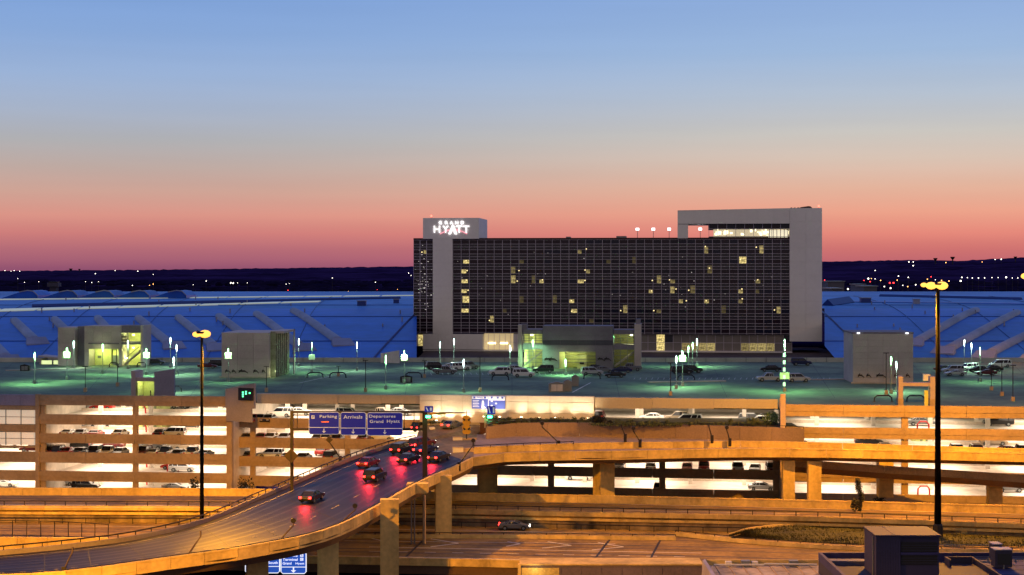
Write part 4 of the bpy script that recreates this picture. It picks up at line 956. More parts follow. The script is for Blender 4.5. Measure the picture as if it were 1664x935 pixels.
# middle barriers on the lower road
Q1 = crom([G(1098, 862, 2), G(1240, 876, 2), G(1420, 886, 2), G(1664, 890.5, 2), G(1800, 892, 2)], 30)
w = thing('road_barrier', 'low pale concrete barrier with rail curving past the grass island on the right', 'barrier'); sb = MB(); sweep(sb, [at(p, 1.75) for p in Q1], [(-.15, 0), (.15, 0), (.3, -.5), (-.3, -.5)]); obj('barrier_base', sb, par_m, w); rail(w, Q1, steel_d, .3, 3, .06)
Q2 = crom([G(540, 866, 1.95), G(820, 866, 1.95), G(1000, 868, 1.95), G(1098, 869, 1.95)], 20)
w = thing('road_barrier', 'straight barrier with dark rail in the middle of the lower road', 'barrier'); sb = MB(); sweep(sb, [at(p, 1.7) for p in Q2], [(-.15, 0), (.15, 0), (.3, -.48), (-.3, -.48)]); obj('barrier_base', sb, par_m, w); rail(w, Q2, steel_d, .28, 3, .06)
for (ya, yb, xa, xb, z_, th) in ((843.5, 845, 1140, 1300, 3.0, .4),): pass
# markings, joints
def gm_(px, py, z=ZT3): return G(px, py, z)
lowm = [o for o in COL.objects if o.name == 'lower_road'][0]; midm = [o for o in COL.objects if o.name == 'middle_road'][0]
def mark(a, b, w=.16, m=paint_w, dz=.012, par=None, name='road_marking'): return stripe(a, b, w, m, dz, name, par or lowm)
for (x0, y0, x1, y1) in ((890, 880.5, 928, 886.5), (928, 886.5, 881, 891), (972, 882, 1013, 889), (1013, 889, 962, 894), (825, 880.5, 845, 884), (845, 884, 823, 888), (590, 872, 625, 880), (700, 876, 745, 883), (745, 883, 700, 889)):
    mark(gm_(x0, y0), gm_(x1, y1), .22)
mark(gm_(600, 889), gm_(1140, 899), .14); mark(gm_(560, 879), gm_(1000, 884), .1)
for (x0, y0, x1, y1) in ((994, 873, 964, 911), (1073, 878, 1054, 914), (700, 866, 660, 905)): mark(gm_(x0, y0), gm_(x1, y1), .28, black, .014, name='expansion_joint')
for y_ in (797.5, 820, 823.5): 
    mark(G(-60, y_ + 1, ZT2), G(360, y_ + 2, ZT2), .15, paint_w, .012, midm)
for (xa, ya, xb, yb) in ((1000, 835.5, 1300, 840.5), (0, 826, 300, 827.5)): mark(G(xa, ya - 6, ZT2), G(xb, yb - 5, ZT2), .12, paint_w, .012, midm)
for k in range(12): mark(gm_(600 + k * 45, 896 + k * .8), gm_(618 + k * 45, 896.3 + k * .8), .12)
def along(fr_, zz, w_, m, nm_, par, i0=0, i1=90, A1=E2, A2=E4):
    pts = [at(a.lerp(b, fr_), zz) for a, b in zip(A1, A2)][i0:i1]; mb = MB()
    for i, p in enumerate(pts):
        sd = side(pts, i) * w_ * .5; mb.v += [tuple(p - sd), tuple(p + sd)]
    for i in range(len(pts) - 1): mb.f.append((2 * i, 2 * i + 1, 2 * i + 3, 2 * i + 2))
    obj(nm_, mb, m, par)
rdark = mat('worn_wheel_path', (.085, .06, .035), .7, var=.35, scale=1.5); rpale = mat('pale_shoulder', (.34, .26, .15), .8, var=.3, scale=1.5); yline = mat('yellow_line', (.5, .32, .05), .6, var=.2)
for fr_, w_, m_ in ((.12, .9, rpale), (.2, .5, rdark), (.27, .5, rdark), (.42, .6, rdark), (.5, .6, rdark), (.64, .7, rdark), (.72, .7, rdark), (.90, 1.1, rpale)): along(fr_, ZT3 + .006, w_, m_, 'wheel_path' if m_ is rdark else 'shoulder', lowm)
along(.34, ZT3 + .012, .16, yline, 'road_line', lowm); along(.82, ZT3 + .012, .15, paint_w, 'road_line', lowm)
for fr_, w_, m_ in ((.15, .8, rdark), (.35, .8, rdark), (.6, .7, rdark), (.8, .7, rdark), (.93, .35, rpale)): along(fr_, ZT2 + .006, w_, m_, 'wheel_path' if m_ is rdark else 'shoulder', midm, 0, 90, E1, E2)
along(.48, ZT2 + .012, .15, yline, 'road_line', midm, 0, 90, E1, E2); along(.07, ZT2 + .012, .14, paint_w, 'road_line', midm, 0, 90, E1, E2)
# grass island on the right
gp = [(1185, 871), (1215, 862), (1260, 856.5), (1340, 854), (1420, 853), (1520, 853.5), (1600, 855), (1680, 862), (1800, 872)]
gf = [(1190, 872.5), (1240, 876), (1300, 880.5), (1360, 883), (1420, 885.5), (1520, 886.5), (1600, 888), (1680, 889), (1800, 891)]
mb = MB(); A = crom([G(x, y, 2.3 if 0 < i < 9 else 1.5) for i, (x, y) in enumerate(gp)], 60); B2 = crom([G(x, y - 1, 1.28) for x, y in gf], 60)
for a, b in zip(A, B2):
    for k in range(9): q_ = a.lerp(b, k / 8); q_.z += .06 * sin(k * 2.1 + a.x * .5) + .12 * (1 - abs(k - 4) / 4); mb.v.append(tuple(q_))
for i in range(59):
    for k in range(8): c = i * 9 + k; mb.f.append((c, c + 1, c + 10, c + 9))
struct('grass_island', mb, grass_m)
mb = MB(); rr = random.Random(5)
for i in range(9000):
    j = rr.randrange(58); a = A[j].lerp(A[j + 1], rr.random()); b = B2[j].lerp(B2[j + 1], rr.random()); q_ = a.lerp(b, rr.random()); t_ = rr.uniform(0, 6.28); s_ = rr.uniform(.05, .14)
    q_.z += .05; mb.v += [(q_.x - cos(t_) * s_, q_.y - sin(t_) * s_, q_.z - .1), (q_.x + cos(t_) * s_, q_.y + sin(t_) * s_, q_.z - .1), (q_.x + rr.uniform(-.08, .08), q_.y, q_.z + rr.uniform(.08, .22))]; n_ = len(mb.v); mb.f.append((n_ - 3, n_ - 2, n_ - 1))
struct('grass', mb, mat('grass_blade', (.055, .05, .014), .9, var=.3, fine=9), 'stuff')
ek = thing('island_kerb', 'thin pale kerb wall curving round the back of the grass island', 'kerb'); sb = MB(); sweep(sb, [p + Vector((0, .3, .25)) for p in A], [(-.12, 0), (.12, 0), (.12, -.6), (-.12, -.6)]); obj('kerb', sb, par_m, ek)
# left chain fence and lit wall
FA = [G(-120, 845, 3.4), G(10, 846, 3.4), G(100, 848, 3.4), G(176, 852.5, 3.3)]; FA = crom(FA, 12)
t = thing('wire_fence', 'tall thin fence with dark posts on the lower road at the far left', 'fence'); obj('rail', MB().tube(FA, .05, 4), steel_d, t); obj('rail', MB().tube([p - Vector((0, 0, 2.0)) for p in FA], .045, 4), steel_d, t)
me = MB().tube([(0, 0, -2.2), (0, 0, .05)], .06, 5).mesh('fence_post', steel_d)
for p in by_length(FA, 2.05): link('fence_post', me, t, p)
w = thing('lit_wall', 'low bright orange wall behind the guard rail at the far left edge', 'wall'); parapet(w, [G(-120, 873, 3.5), G(-40, 873, 3.5), G(40, 873.5, 3.5), G(130, 874, 3.5), G(175, 874.5, 3.5)], 2.4, .3, par_m, 4)

# ------------------------------------------------------------------ flyover ramps
Nn = [G(*t) for t in ((-260, 940, 5.0), (0, 934, 6), (126, 926, 6.5), (300, 902, 7.3), (400, 888, 7.8), (547, 854.6, 8.7), (681, 783.6, 9.8), (746, 755, 10.4), (769, 743.5, 10.7))]
Ff = [G(*t) for t in ((-150, 899, 6.0), (0, 888, 6.6), (126, 876, 7), (222, 863, 7.5), (326, 838, 8), (420, 800, 8.6), (558, 742.6, 10), (633.5, 717, 10.8), (674.5, 708, 11.2))]
fly = thing('flyover_ramp', 'curved flyover ramp sweeping from the lower left up to the garage gate', 'flyover')
NC, FC = crom(Nn, 120), crom(Ff, 120)
NAt = [G(*t) for t in ((769, 743.5, 10.7), (821, 736.5, 11), (915, 734, 11.2), (1000, 733, 11.3), (1269, 729, 11.5), (1664, 736.5, 11.5), (1900, 742, 11.5))]
FAt = [G(*t) for t in ((770, 727, 11.0), (860, 723, 11.2), (968, 719.5, 11.4), (1100, 718, 11.5), (1269, 717.6, 11.6), (1664, 729.4, 11.6), (1900, 735, 11.6))]
def down(L_, d): return [p - Vector((0, 0, d)) for p in L_]
mb = MB(); nn = 10
for a, b in zip(down(NC, 1.0), down(FC, .95)):
    for k in range(nn + 1): mb.v.append(tuple(a.lerp(b, k / nn)))
for i in range(len(NC) - 1):
    for k in range(nn): c = i * (nn + 1) + k; mb.f.append((c, c + 1, c + nn + 2, c + nn + 1))
obj('road_deck', mb, asphalt, fly, smooth=True)
def girder(parent, Nr, Fr, d0, depth, ins, m, name='girder'):
    mb = MB()
    for a, b in zip(Nr, Fr):
        v = (b - a).normalized()
        for p in (a, b, b - v * ins * .3 - Vector((0, 0, d0 + .45)), b - v * ins - Vector((0, 0, d0 + depth)), a + v * ins - Vector((0, 0, d0 + depth)), a + v * ins * .3 - Vector((0, 0, d0 + .45))):
            mb.v.append(tuple(p - Vector((0, 0, d0 + .02)) if p in (a, b) else p))
    for i in range(len(Nr) - 1):
        for k in range(6): a = i * 6; mb.f.append((a + k, a + (k + 1) % 6, a + 6 + (k + 1) % 6, a + 6 + k))
    mb.f.append(tuple(range(6))); mb.f.append(tuple(range(len(mb.v) - 6, len(mb.v))))
    return obj(name, mb, m, parent)
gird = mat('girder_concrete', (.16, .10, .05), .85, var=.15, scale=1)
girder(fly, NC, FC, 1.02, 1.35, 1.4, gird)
parapet(fly, NC, 1.35, .3, par_m, 3.6)
# far side: low kerb in a darker grey, and dark rail
sb = MB(); sweep(sb, down(FC, .42), [(-.35, 0), (0, 0), (0, -.75), (-.35, -.75)]); obj('far_kerb', sb, mat('kerb_grey', (.2, .17, .17), .8, var=.15), fly)
t = thing('guard_rail', 'dark rail with short posts on the far side of the curved flyover', 'guard rail'); rail(t, FC, steel_d, .5, 2.1, .09)
t = thing('guard_rail', 'thin dark rail on the near parapet of the curved flyover', 'guard rail'); rail(t, [p + side(NC, i) * .5 + Vector((0, 0, .03)) for i, p in enumerate(NC)], steel_d, .35, 2.6, .05)
# lane lines on the ramp
def ramp_pt(s, t):       # s along 0..1, t across 0 near .. 1 far
    i = s * (len(NC) - 1); k = min(int(i), len(NC) - 2); f = i - k
    a = NC[k].lerp(NC[k + 1], f); b = FC[k].lerp(FC[k + 1], f); q_ = a.lerp(b, t); q_.z = (a.z - 1.0) * (1 - t) + (b.z - .95) * t; return q_
dull_paint = mat('worn_lane_paint', (.20, .19, .2), .7, var=.3, scale=3)
for t_, dash in ((.1, 0), (.36, 1), (.9, 0)):
    k = 0
    while k < 200:
        if not dash or k % 6 < 2:
            a, b = ramp_pt(k / 200, t_), ramp_pt(min(1, (k + 1) / 200), t_)
            stripe(a, b, .13, dull_paint, .02, 'lane_line', fly)
        k += 1
# tyre-darkened wheel paths and deck joints
track = mat('tyre_track', (.005, .004, .014), .5, var=.4, scale=2, fine=5)
for t_ in (.17, .25, .42, .50, .61, .69, .79, .86):
    A_ = [ramp_pt(k / 160, t_) + Vector((0, 0, .008)) for k in range(161)]; mb = MB()
    for i, p in enumerate(A_):
        sd = side(A_, i) * (.28 + .1 * noise.noise(p * .2)); mb.v += [tuple(p - sd), tuple(p + sd)]
    for i in range(160): mb.f.append((2 * i, 2 * i + 1, 2 * i + 3, 2 * i + 2))
    obj('tyre_track', mb, track, fly)
for k in range(5, 118, 9):
    a, b = ramp_pt(k / 119, .02), ramp_pt(k / 119, .98); stripe(a, b, .12, black, .014, 'deck_joint', fly)
# branch A to the right
ra_ = thing('right_ramp', 'orange lit elevated ramp running right from the gate along the garage', 'flyover')
NA, FA_ = crom(NAt, 90), crom(FAt, 90)
mb = sheet('', down(NA, 1), down(FA_, 1), 0, 0, road_c); 
mb = MB()
for a, b in zip(down(NA, 1.0), down(FA_, 1.0)):
    for k in range(4): mb.v.append(tuple(a.lerp(b, k / 3)))
for i in range(len(NA) - 1):
    for k in range(3): c = i * 4 + k; mb.f.append((c, c + 1, c + 5, c + 4))
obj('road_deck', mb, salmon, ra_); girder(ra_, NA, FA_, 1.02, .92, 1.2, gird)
parapet(ra_, NA, 1.3, .3, par_m, 5.2)
parapet(ra_, FA_, 1.0, .3, par_m, 5.2)
t = thing('guard_rail', 'dark rail on the inner barrier near the start of the right ramp', 'guard rail'); rail(t, [p + Vector((0, 0, .25)) for p in FA_[:26]], steel_d, .4, 2.6, .06)
# plaza and branch B up to the hedge wall, with the gate
WT = [G(*t) for t in ((790, 694, 12.5), (830, 688, 12.95), (880, 687, 13.1), (967, 687.5, 13.1), (1100, 690, 13.1), (1266, 695, 13.1), (1306, 697, 13.1))]; WT = crom(WT, 40)
WB = [G(*t) for t in ((775, 706, 10.6), (830, 707.5, 10.9), (967, 708.5, 10.9), (1100, 711, 10.9), (1266, 717, 10.9), (1306, 718, 10.9))]; WB = crom(WB, 40)
rb_ = thing('gate_road', 'pale road surface fanning out from the flyover to the garage gate', 'road'); rb_['kind'] = 'structure'
del rb_['category']
fb = down(FA_, 1.0)[:52]
fbr = by_length(fb, (fb[-1] - fb[0]).length / 39.0)
fbr = crom([fb[int(i * (len(fb) - 1) / 39)] for i in range(40)], 40)
mb = MB()
for a, b in zip(fbr, WB):
    for k in range(5): mb.v.append(tuple(a.lerp(b, k / 4)))
for i in range(39):
    for k in range(4): c = i * 5 + k; mb.f.append((c, c + 1, c + 6, c + 5))
obj('road_deck', mb, salmon, rb_)
Fe, Ne = FC[-1] - Vector((0, 0, .95)), NC[-1] - Vector((0, 0, 1.0)); P1, P2 = G(684, 689, 11.8), G(792, 690, 11.9)
Am = Vector((FAt[0].x, FAt[0].y, FAt[0].z - 1)); Bw = WB[0]
mb = MB(); mb.v = [tuple(v) for v in (Ne, Am, Bw, P2, P1, Fe, Ne.lerp(Fe, .5), Am.lerp(Bw, .0))]
mb.f = [(0, 1, 6), (1, 2, 6), (2, 5, 6), (2, 3, 5), (3, 4, 5)]
obj('plaza', mb, road_c, rb_)
pl_t = [tuple(v) for v in (P1 + Vector((-3, 0, 0)), P1, Fe, Fe + Vector((-3, 3, 0)))]
hw = thing('hedge_wall', 'long brown retaining wall under the hedge above the right ramp', 'wall')
wm = mat('brown_wall', (.27, .19, .14), .85, var=.15, scale=1, streak=1, rnd=.04)
qa = by_length(WT, 5)
for a, b in zip(qa, qa[1:]):
    t_ = (b - a).normalized() * .02; mb = MB(); sweep(mb, [a + t_, a.lerp(b, .5), b - t_], [(-.05, 0), (.35, 0), (.35, -2.6), (-.05, -2.6)]); obj('wall_panel', mb, wm, hw)
t = thing('guard_rail', 'thin rail with short posts along the hedge wall', 'guard rail'); rail(t, [p + Vector((0, 0, .3)) for p in WT], steel_d, .35, 3, .05)
soil = MB()
bkE = [Vector((p.x, 270.5 if p.x < 42 else 262, 13.0)) for p in WT]
for a, b in zip(WT, bkE): soil.v.append((a.x, a.y + .3, 12.95)); soil.v.append(tuple(b))
for i in range(len(WT) - 1): soil.f.append((2 * i, 2 * i + 1, 2 * i + 3, 2 * i + 2))
struct('planting_bed', soil, mat('soil', (.05, .05, .02), .95, var=.3, scale=3))
# gate kerbs, crash cushions, small red wall
for i, (px, py, w_) in enumerate(((743.5, 720, 1.5), (744, 737, 1.6))):
    p = G(px, py, 9.9 + i * -.1); t = thing('crash_cushion', ('upper', 'lower')[i] + ' of two blunt white concrete noses where the lanes split', 'crash cushion', p, .1, 'crash cushions at the lane split')
    obj('block', MB().box(-w_ * .5, w_ * .5, -.6, .6, 0, .85), conc_light, t); obj('cap', MB().box(-w_ * .52, w_ * .52, -.62, .62, .85, .95), mat('cushion_cap', (.5, .4, .2), .7), t)
    obj('tail', MB().box(w_ * .5, w_ * .5 + 2.4, -.25, .35, 0, .8), conc_spandrel, t)
for i, (px, py) in enumerate(((702, 700, ), (709, 697), (715, 693.5))):
    p = G(px, py, 11.1); t = thing('lane_block', ORD[i] + ' from the left of the white kerb blocks dividing the entry lanes', 'bollard', p, .5, 'white kerb blocks at the entry'); obj('block', MB().box(-.4, .4, -.3, .3, 0, .6), paint_w, t)
rw = thing('red_wall', 'low dark red wall in shadow beside the start of the right ramp', 'wall', G(788, 704, 10.7), 0); obj('panel', MB().box(0, 9, 0, .3, 0, 1.0), mat('red_wall', (.16, .015, .02), .7, var=.15), rw)
obj('end_block', MB().box(-.8, 0, -.2, .6, -.1, 1.7), mat('red_brown_block', (.12, .05, .03), .8), rw)
# lower ramp on the right
CN = [G(*t) for t in ((1290, 747, 9.2), (1360, 751.5, 8.9), (1441, 757.5, 8.5), (1560, 765, 8.2), (1664, 772.5, 7.8), (1850, 787, 7.0))]; CN = crom(CN, 50)
lr = thing('lower_ramp', 'lower ramp sloping down to the right beneath the orange lit ramp', 'flyover')
CF = [p + Vector((0, 7.5, .05)) for p in CN]
mb = MB()
for a, b in zip(down(CN, .9), down(CF, .9)): mb.v += [tuple(a), tuple(b)]
for i in range(len(CN) - 1): mb.f.append((2 * i, 2 * i + 1, 2 * i + 3, 2 * i + 2))
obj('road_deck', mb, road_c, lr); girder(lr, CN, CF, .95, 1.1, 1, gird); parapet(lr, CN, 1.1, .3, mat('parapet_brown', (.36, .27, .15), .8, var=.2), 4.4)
# columns
def column(par, px, w, ytop, Y, zb__, d=None, rot=0, cap=0, ztop=None):
    x = (px - CX) * Y / F; zt_ = ztop or H - (ytop - YH) * Y / F + .8; ww = w * Y / F
    cb = MB(); hd = (d or ww) / 2; nl = max(1, int((zt_ - zb__) / 2.4)); lh = (zt_ - zb__) / nl
    for k in range(nl):
        z0 = zb__ + k * lh; cb.hexa([(-ww / 2, -hd, z0 + .04), (ww / 2, -hd, z0 + .04), (ww / 2, hd, z0 + .04), (-ww / 2, hd, z0 + .04), (-ww / 2, -hd, z0 + lh), (ww / 2, -hd, z0 + lh), (ww / 2, hd, z0 + lh), (-ww / 2, hd, z0 + lh)])
        cb.box(-ww / 2 + .035, ww / 2 - .035, -hd + .035, hd - .035, z0 - .01, z0 + .05)
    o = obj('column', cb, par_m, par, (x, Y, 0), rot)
    if cap: obj('column_cap', MB().box(-ww * .5 - .1, ww * .5 + .1, -(d or ww) / 2 - .1, (d or ww) / 2 + .1, zt_, zt_ + .5), gird, par, (x, Y, 0), rot)
for a in ((418, 34, 912, 183, -1, 1.8, radians(14)), (533, 30, 880, 190, -1, 1.6, radians(20)), (633, 30, 822, 195.5, -1, 1.3, radians(4)), (720.5, 26, 782, 222, 1, 1.5, radians(6))): column(fly, *a)
for a in ((793, 31, 768, 247, 0, 1.5), (981, 27, 757, 241.5, 0, 2.2, radians(28)), (1281, 19, 757, 240, 0, 1.4), (1323, 21, 758, 239, 0, 1.4)): column(ra_, *a)
column(lr, 1616, 22, 780, 240.5, 0, 1.5)
obj('column', MB().box(-1.1, 1.1, -1, 1, 3, 8.6), par_m, lr, ((1443 - CX) * 246 / F, 248, 0))
# bracket under the right leg of the gantry
gb = P(680, 792, 213); 
obj('gantry_bracket', MB().box(-1.5, 1.3, -.9, 1.2, -.7, .55), par_m, fly, gb)
for px in (688, 667, 672): obj('service_pipe', MB().tube([(0, 0, 0), (0, 0, 6.5)], .22 if px == 688 else .1, 6), steel_g if px != 688 else conc_spandrel, fly, ((px - CX) * 214 / F, 216, 1.2))

# ------------------------------------------------------------------ high mast lamps (sodium)
SOD = (1.0, .39, .006)
hm = emat('sodium_lens', (1, .47, .075), 2.0)
def flood(parent, loc, e):
    ld = bpy.data.lights.new('sodium_lamp', 'SPOT'); ld.energy = e; ld.color = SOD; ld.spot_size = radians(163); ld.spot_blend = .12; ld.shadow_soft_size = .35
    lo = bpy.data.objects.new('sodium_lamp', ld); COL.objects.link(lo); lo.location = loc; lo.parent = parent
def mast(px, base_y, head_y, Y, zb__, label, r0, e, heads, top_glow=1):
    x = (px - CX) * Y / F; zt_ = H - (head_y - YH) * Y / F
    t = thing('high_mast_lamp', label, 'lamp post', (x, Y, zb__), 0, 'tall sodium mast lamps')
    hgt = zt_ - zb__
    obj('pole', MB().tube([(0, 0, 0), (0, 0, hgt * .5), (0, 0, hgt - .2)], r0, 10, r1=r0 * .5), mat('mast_paint', (.0016, .001, .001), .7, var=0, spec=.1), t, smooth=True)
    obj('pole_base', MB().tube([(0, 0, 0), (0, 0, 1.9), (0, 0, 2.1)], r0 * 1.55, 10, r1=r0 * 1.1), steel_d, t)
    obj('head_ring', MB().tube([(0, 0, hgt + .1), (0, 0, hgt + .35)], .8, 12), steel_d, t)
    for (dx, dz, w_) in heads:
        bm = bmesh.new(); bmesh.ops.create_icosphere(bm, subdivisions=2, radius=w_ * 1.12, matrix=Matrix.Translation((dx, -.2, hgt + dz)) @ Matrix.Diagonal((1.35, 1, .9, 1)))
        me = bpy.data.meshes.new('lamp_head'); bm.to_mesh(me); bm.free(); me.materials.append(hm); o = link('lamp_head', me, t)
        o.visible_shadow = True
        obj('head_arm', MB().tube([(dx * .35, 2.4, hgt + dz - .6), (0, 0, hgt + .2), (dx, 0, hgt + dz + .45)], .07, 5), steel_d, t)
        flood(t, (dx * .35, 2.4, hgt + dz - .9), e / len(heads))
    return t
SODE = 135000
mast(328, 850, 543.5, 204, 1.2, 'tall dark mast with two glowing orange lamp heads left of the gantry signs', .31, SODE, [(-.62, 0, .36), (.42, .05, .5)])
mast(1524, 878, 464.5, 219, 1.3, 'thick dark mast with three glowing orange lamp heads on the right, by the grass island', .50, SODE, [(-.95, 0, .5), (.5, 0, .56), (-1.95, .1, .3)])
mast(1666, 640, 449, 420, 10, 'orange mast lamp glowing behind the roof at the right edge of the photo', .3, 15000, [(0, 0, .8)])
mast_m = mat('mast_paint', (.0016, .001, .001), .7, var=0, spec=.1)
for (x, Y, lab) in ((-72, 112, 'added sodium mast lamp out of view on the left, lighting the column fronts'),):
    t = thing('high_mast_lamp', lab, 'lamp post', (x, Y, -1), 0, 'tall sodium mast lamps'); obj('pole', MB().tube([(0, 0, 0), (0, 0, 32)], .35, 8, r1=.2), steel_d, t)  # extra unseen mast, added to light the column fronts
    for dx in (-.8, .8):
        bm = bmesh.new(); bmesh.ops.create_icosphere(bm, subdivisions=2, radius=.5, matrix=Matrix.Translation((dx, 0, 32.3))); me = bpy.data.meshes.new('lamp_head'); bm.to_mesh(me); bm.free(); me.materials.append(hm); link('lamp_head', me, t)
        flood(t, (dx, .8, 31.2), SODE * 2.3)

# ------------------------------------------------------------------ vehicles
def rounded(mb, b=.06):
    me = mb.mesh('m', None); bm = bmesh.new(); bm.from_mesh(me); bmesh.ops.recalc_face_normals(bm, faces=bm.faces)
    bmesh.ops.bevel(bm, geom=[e for e in bm.edges if e.calc_face_angle(0) > .5], offset=b, segments=1, affect='EDGES', clamp_overlap=True)
    out_ = bpy.data.meshes.new('body'); bm.to_mesh(out_); bm.free(); bpy.data.meshes.remove(me); return out_
def arch(cx, r, n=6): return [(cx + r * cos(pi * i / n), .30 + r * sin(pi * i / n)) for i in range(n + 1)]   # front to back
SPEC = {
 'sedan': dict(L=4.6, W=1.8, top=[(-2.28, .35), (-2.32, .72), (-2.2, .93), (-1.45, .98), (1.0, .96), (2.05, .80), (2.3, .60), (2.3, .35)], ax=1.38, r=.33, cab=[(-1.75, -1.0, .95), (1.15, .25, .95)], H=1.43),
 'coupe': dict(L=4.4, W=1.8, top=[(-2.18, .35), (-2.22, .70), (-2.1, .90), (-1.4, .95), (.9, .90), (2.0, .72), (2.2, .55), (2.2, .35)], ax=1.3, r=.34, cab=[(-1.6, -.8, .92), (.95, .1, .9)], H=1.27),
 'suv': dict(L=4.7, W=1.88, top=[(-2.3, .42), (-2.35, .8), (-2.3, 1.08), (-1.5, 1.1), (1.0, 1.08), (2.1, .98), (2.33, .75), (2.33, .42)], ax=1.4, r=.38, cab=[(-2.28, -2.1, 1.08), (1.15, .45, 1.08)], H=1.78),
 'van': dict(L=4.9, W=1.92, top=[(-2.4, .38), (-2.45, .8), (-2.4, 1.0), (-1.5, 1.02), (1.3, 1.0), (2.2, .88), (2.43, .65), (2.43, .38)], ax=1.5, r=.36, cab=[(-2.38, -2.2, 1.0), (1.75, .8, 1.0)], H=1.78),
 'pickup': dict(L=5.3, W=1.9, top=[(-2.6, .48), (-2.65, .8), (-2.62, 1.06), (-1.5, 1.08), (1.2, 1.06), (2.35, .98), (2.6, .75), (2.6, .48)], ax=1.65, r=.4, cab=[(-.75, -.6, 1.06), (1.3, .65, 1.06)], H=1.78)}
CM = {}
def carmesh(k):
    if k in CM: return CM[k]
    s = SPEC[k]; hw_ = s['W'] / 2; top = s['top']
    poly = top[:1] and [top[0]] + top[1:] + arch(s['ax'], s['r'] + .05) + arch(-s['ax'], s['r'] + .05)
    body = rounded(MB().prism(poly, -hw_, hw_), .05)
    (b0, t0, zb0), (b1, t1, zb1) = s['cab']; Hh = s['H']; ti = hw_ - .22; bi = hw_ - .06
    cabin = lambda e, z0, z1: MB().hexa([(b0 + e, -bi + e, z0), (b1 - e, -bi + e, z0), (b1 - e, bi - e, z0), (b0 + e, bi - e, z0), (t0 + e, -ti + e, z1), (t1 - e, -ti + e, z1), (t1 - e, ti - e, z1), (t0 + e, ti - e, z1)])
    glass = cabin(.03, zb0 - .08, Hh - .05).mesh('windows', glass_d)
    rf = MB().hexa([(t0 - .03, -ti - .02, Hh - .09), (t1 + .03, -ti - .02, Hh - .09), (t1 + .03, ti + .02, Hh - .09), (t0 - .03, ti + .02, Hh - .09), (t0 + .12, -ti + .08, Hh), (t1 - .12, -ti + .08, Hh), (t1 - .12, ti - .08, Hh), (t0 + .12, ti - .08, Hh)])
    for sy in (-1, 1):
        for (xb_, xt_) in ((b0, t0), (b1, t1), ((b0 + b1) / 2 - .1, (t0 + t1) / 2 - .05), (b0 + (b1 - b0) * .22, t0 + (t1 - t0) * .16)):
            rf.tube([(xb_, sy * bi, zb0 - .02), (xt_, sy * ti, Hh - .05)], .055, 4)
    roof = rf.mesh('roof', None)
    extra = None
    if k == 'pickup': extra = MB().box(-2.55, -.85, -hw_ + .12, hw_ - .12, 1.02, 1.088).mesh('load_bed', black)
    wh = MB().tube([(0, -.11, 0), (0, .11, 0)], s['r'], 14).mesh('wheel', black); rim = MB().tube([(0, -.125, 0), (0, .125, 0)], s['r'] * .58, 8).mesh('rim', steel_g)
    fx = top[-2][0]; fz = top[-2][1]; rx_ = top[1][0]; rz_ = top[1][1]
    hl = MB().box(fx - .12, fx + .02, -.2, .2, fz - .02, fz + .12).mesh('headlight', mat('lamp_lens', (.6, .6, .6), .2, var=0))
    tl = MB().box(rx_ - .02, rx_ + .12, -.16, .16, rz_ - .02, rz_ + .2).mesh('taillight', mat('tail_lens', (.35, .01, .01), .3, var=0))
    CM[k] = (body, glass, roof, extra, wh, rim, hl, tl, s); return CM[k]
tail_on = emat('taillight_on', (1, .02, .015), 14); head_on = emat('headlight_on', (1, .93, .75), 10)
PAINT = {'white': (.7, .7, .68), 'silver': (.42, .43, .44), 'grey': (.17, .175, .18), 'black': (.012, .012, .014), 'dark blue': (.01, .015, .07), 'red': (.35, .015, .012), 'dark green': (.012, .04, .025), 'maroon': (.1, .01, .012), 'tan': (.35, .28, .2)}
for k_, c_ in PAINT.items(): mat('paint ' + k_, c_, .28, metal=.15 if k_ in ('silver', 'grey') else 0, var=.04)
usedlabels = {}
def car(kind, col, p, yaw, label, group, lit='', simple=False):
    body, glass, roof, extra, wh, rim, hl, tl, s = carmesh(kind)
    name = {'sedan': 'parked_car', 'coupe': 'parked_car', 'suv': 'parked_suv', 'van': 'parked_van', 'pickup': 'pickup_truck'}[kind]
    if lit: name = 'driving_car'
    t = thing(name, label, {'sedan': 'car', 'coupe': 'car', 'suv': 'suv', 'van': 'van', 'pickup': 'pickup truck'}[kind], p, yaw, group)
    pm = MATS['paint ' + col]
    def part(n_, me, loc=None, m=None, par=None):
        o = link(n_, me, par or t, loc)
        if m:
            if not me.materials: me.materials.append(None)
            o.material_slots[0].link = 'OBJECT'; o.material_slots[0].material = m
        return o
    part('body', body, m=pm); part('windows', glass); part('roof', roof, m=pm)
    if extra: part('load_bed', extra)
    for sx_ in (-1, 1):
        for sy in (-1, 1):
            w_ = part('wheel', wh, (sx_ * s['ax'], sy * (s['W'] / 2 - .12), s['r'])); part('rim', rim, par=w_)
    for sy in (-1, 1):
        part('headlight', hl, (0, sy * (s['W'] / 2 - .3), 0), head_on if 'h' in lit else None); part('taillight', tl, (0, sy * (s['W'] / 2 - .25), 0), tail_on if 't' in lit else None)
    return t
KW = {'sedan': 'sedan', 'coupe': 'coupe', 'suv': 'SUV', 'van': 'minivan', 'pickup': 'pickup truck'}
